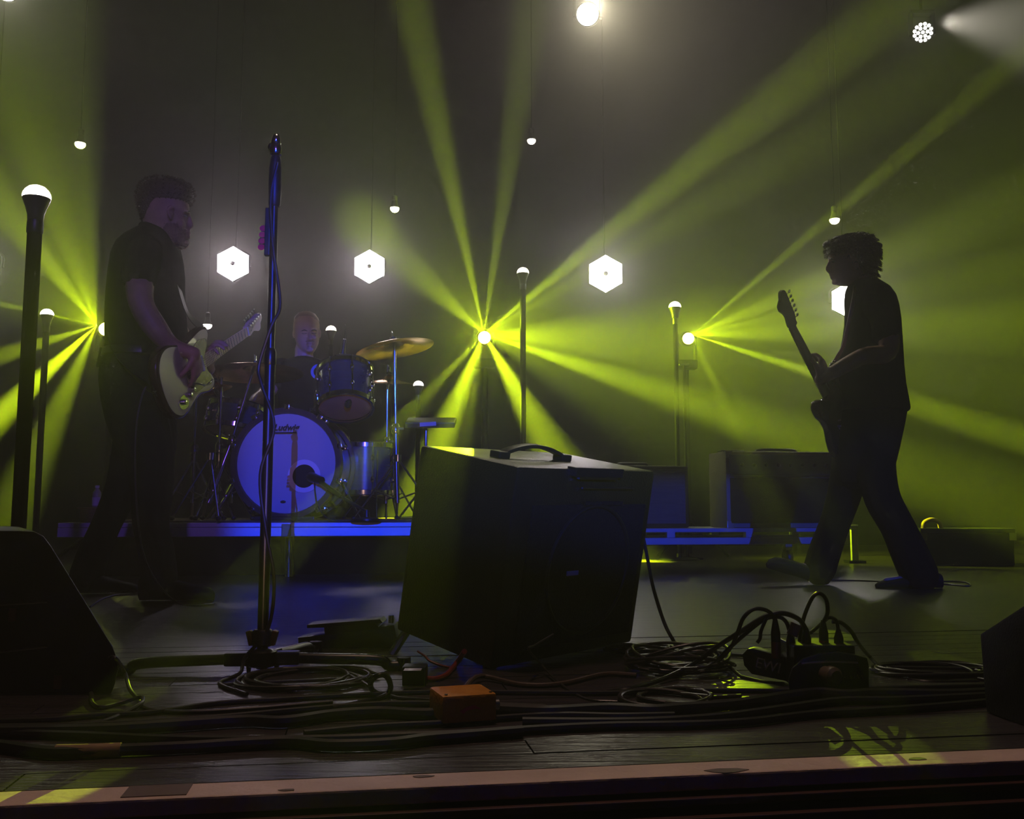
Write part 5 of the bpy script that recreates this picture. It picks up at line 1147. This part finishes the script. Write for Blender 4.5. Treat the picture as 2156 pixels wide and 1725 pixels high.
hand(b3, at(735, 815, 5.88), V((.1, -1, -.1)), (0, 0, -1), (40, 42, 44, 46), 1.0, 1, 25)
kn = [at(560, 920, 5.95), at(712, 920, 5.95)]
for s, k in ((-1, kn[0]), (1, kn[1])):
    hp2 = at(646 + s * 28, 920, Y3); b3.limb([(hp2, .085), (k, .062)]); an = V((k.x, k.y + .06, DZ + .09)); b3.limb([(k, .058), (an, .042)]); b3.limb([(an - V((0, 0, .03)), .04), (an + V((0, -.17, -.06)), .026)])
b3.build('body', M['skin'], pC, voxel=.0062, it=3)
s3 = MB(); s3.loft(rows_rings(tors, 30, 2.25)); s3.limb([(at(594, 775, Y3), .070), (at(578, 806, 6.24), .068)]); s3.limb([(at(700, 775, Y3), .070), (at(714, 806, 6.26), .067)])
s3.build('t_shirt', M['shirt'], pC, voxel=.0075, it=3)
t3 = MB(); t3.ell(at(646, 925, Y3), (.19, .16, .12))
for s, k in ((-1, kn[0]), (1, kn[1])):
    t3.limb([(at(646 + s * 28, 922, Y3), .098), (k, .076)]); t3.limb([(k, .073), (V((k.x, k.y + .06, DZ + .10)), .062)])
t3.build('trousers', M['trousers'], pC, voxel=.009, it=3)
for k in kn:
    f = V((k.x, k.y, DZ)); rings = []
    for y, h, w_ in ((.14, .05, .03), (.12, .09, .04), (.05, .10, .045), (-.04, .075, .047), (-.12, .055, .045), (-.16, .03, .025)):
        rings.append([f + V((math.cos(2 * PI * q / 14) * w_, y, ((math.sin(2 * PI * q / 14) + 1) / 2) ** .7 * h)) for q in range(14)])
    MB().loft(rings).build('shoe', M['leather'], pC)
MB().lathe([(.052, 0), (.052, .002), (.034, .002), (.034, 0)], at(671, 783, Y3 - .135), (0, -1, .05), 26, cap=False).build('shirt_print', M['bluepr'], pC)
st_ = MB(); r5 = rows_rings([(657.3, 635, 656, .036, Y3), (661.5, 628.3, 663.7, .062, Y3), (669.5, 621.8, 669.7, .087, Y3 + .003), (676, 619.8, 671.6, .095, Y3 + .006)], 28, 2.3); st_.loft(r5); st_.build('shaved_hair', M['shaved'], pC)
for s in (-1, 1):
    dy = -.010 if s < 0 else 0
    MB().limb([(at(651 + s * 4.5, 697, yf + .004 + dy * .5), .0022), (at(651 + s * 10, 695, yf - .004 + dy), .0034), (at(651 + s * 16, 697, yf + .012 + dy * 1.4), .002)], 3, 6).build('eyebrow', M['hair'], pC)
    MB().limb([(at(651 + s * 5, 701.5, yf + .004 + dy), .0016), (at(651 + s * 10, 703, yf + .003 + dy), .0020), (at(651 + s * 15, 702, yf + .012 + dy * 1.3), .0016)], 3, 6).build('closed_eyelid', M['hair'], pC)
MB().limb([(at(645, 725, yf + .004), .0016), (at(653, 724.3, yf - .009), .0022), (at(660, 725, yf + .004), .0016)], 3, 6).build('mouth', M['lipm'], pC)
MB().limb([(at(644, 719, yf + .002), .0026), (at(653, 717.5, yf - .008), .0036), (at(661, 719, yf + .002), .0026)], 3, 6).build('moustache', M['stubble'], pC)
for a, b, lb_ in ((at(526, 860, 5.83), at(488, 862, 5.70), 'wooden drum stick in the hand at the snare drum'), (at(737, 818, 5.80), at(720, 806, 5.62), 'wooden drum stick held over the rack tom')):
    d = (b - a).normalized(); o = MB().tube([a - d * .10, a + d * .22, a + d * .28, a + d * .30], [.007, .0065, .004, .005], 8).build('drum_stick', M['maple']); tag(o, lb_, 'drum stick', 'drum sticks')
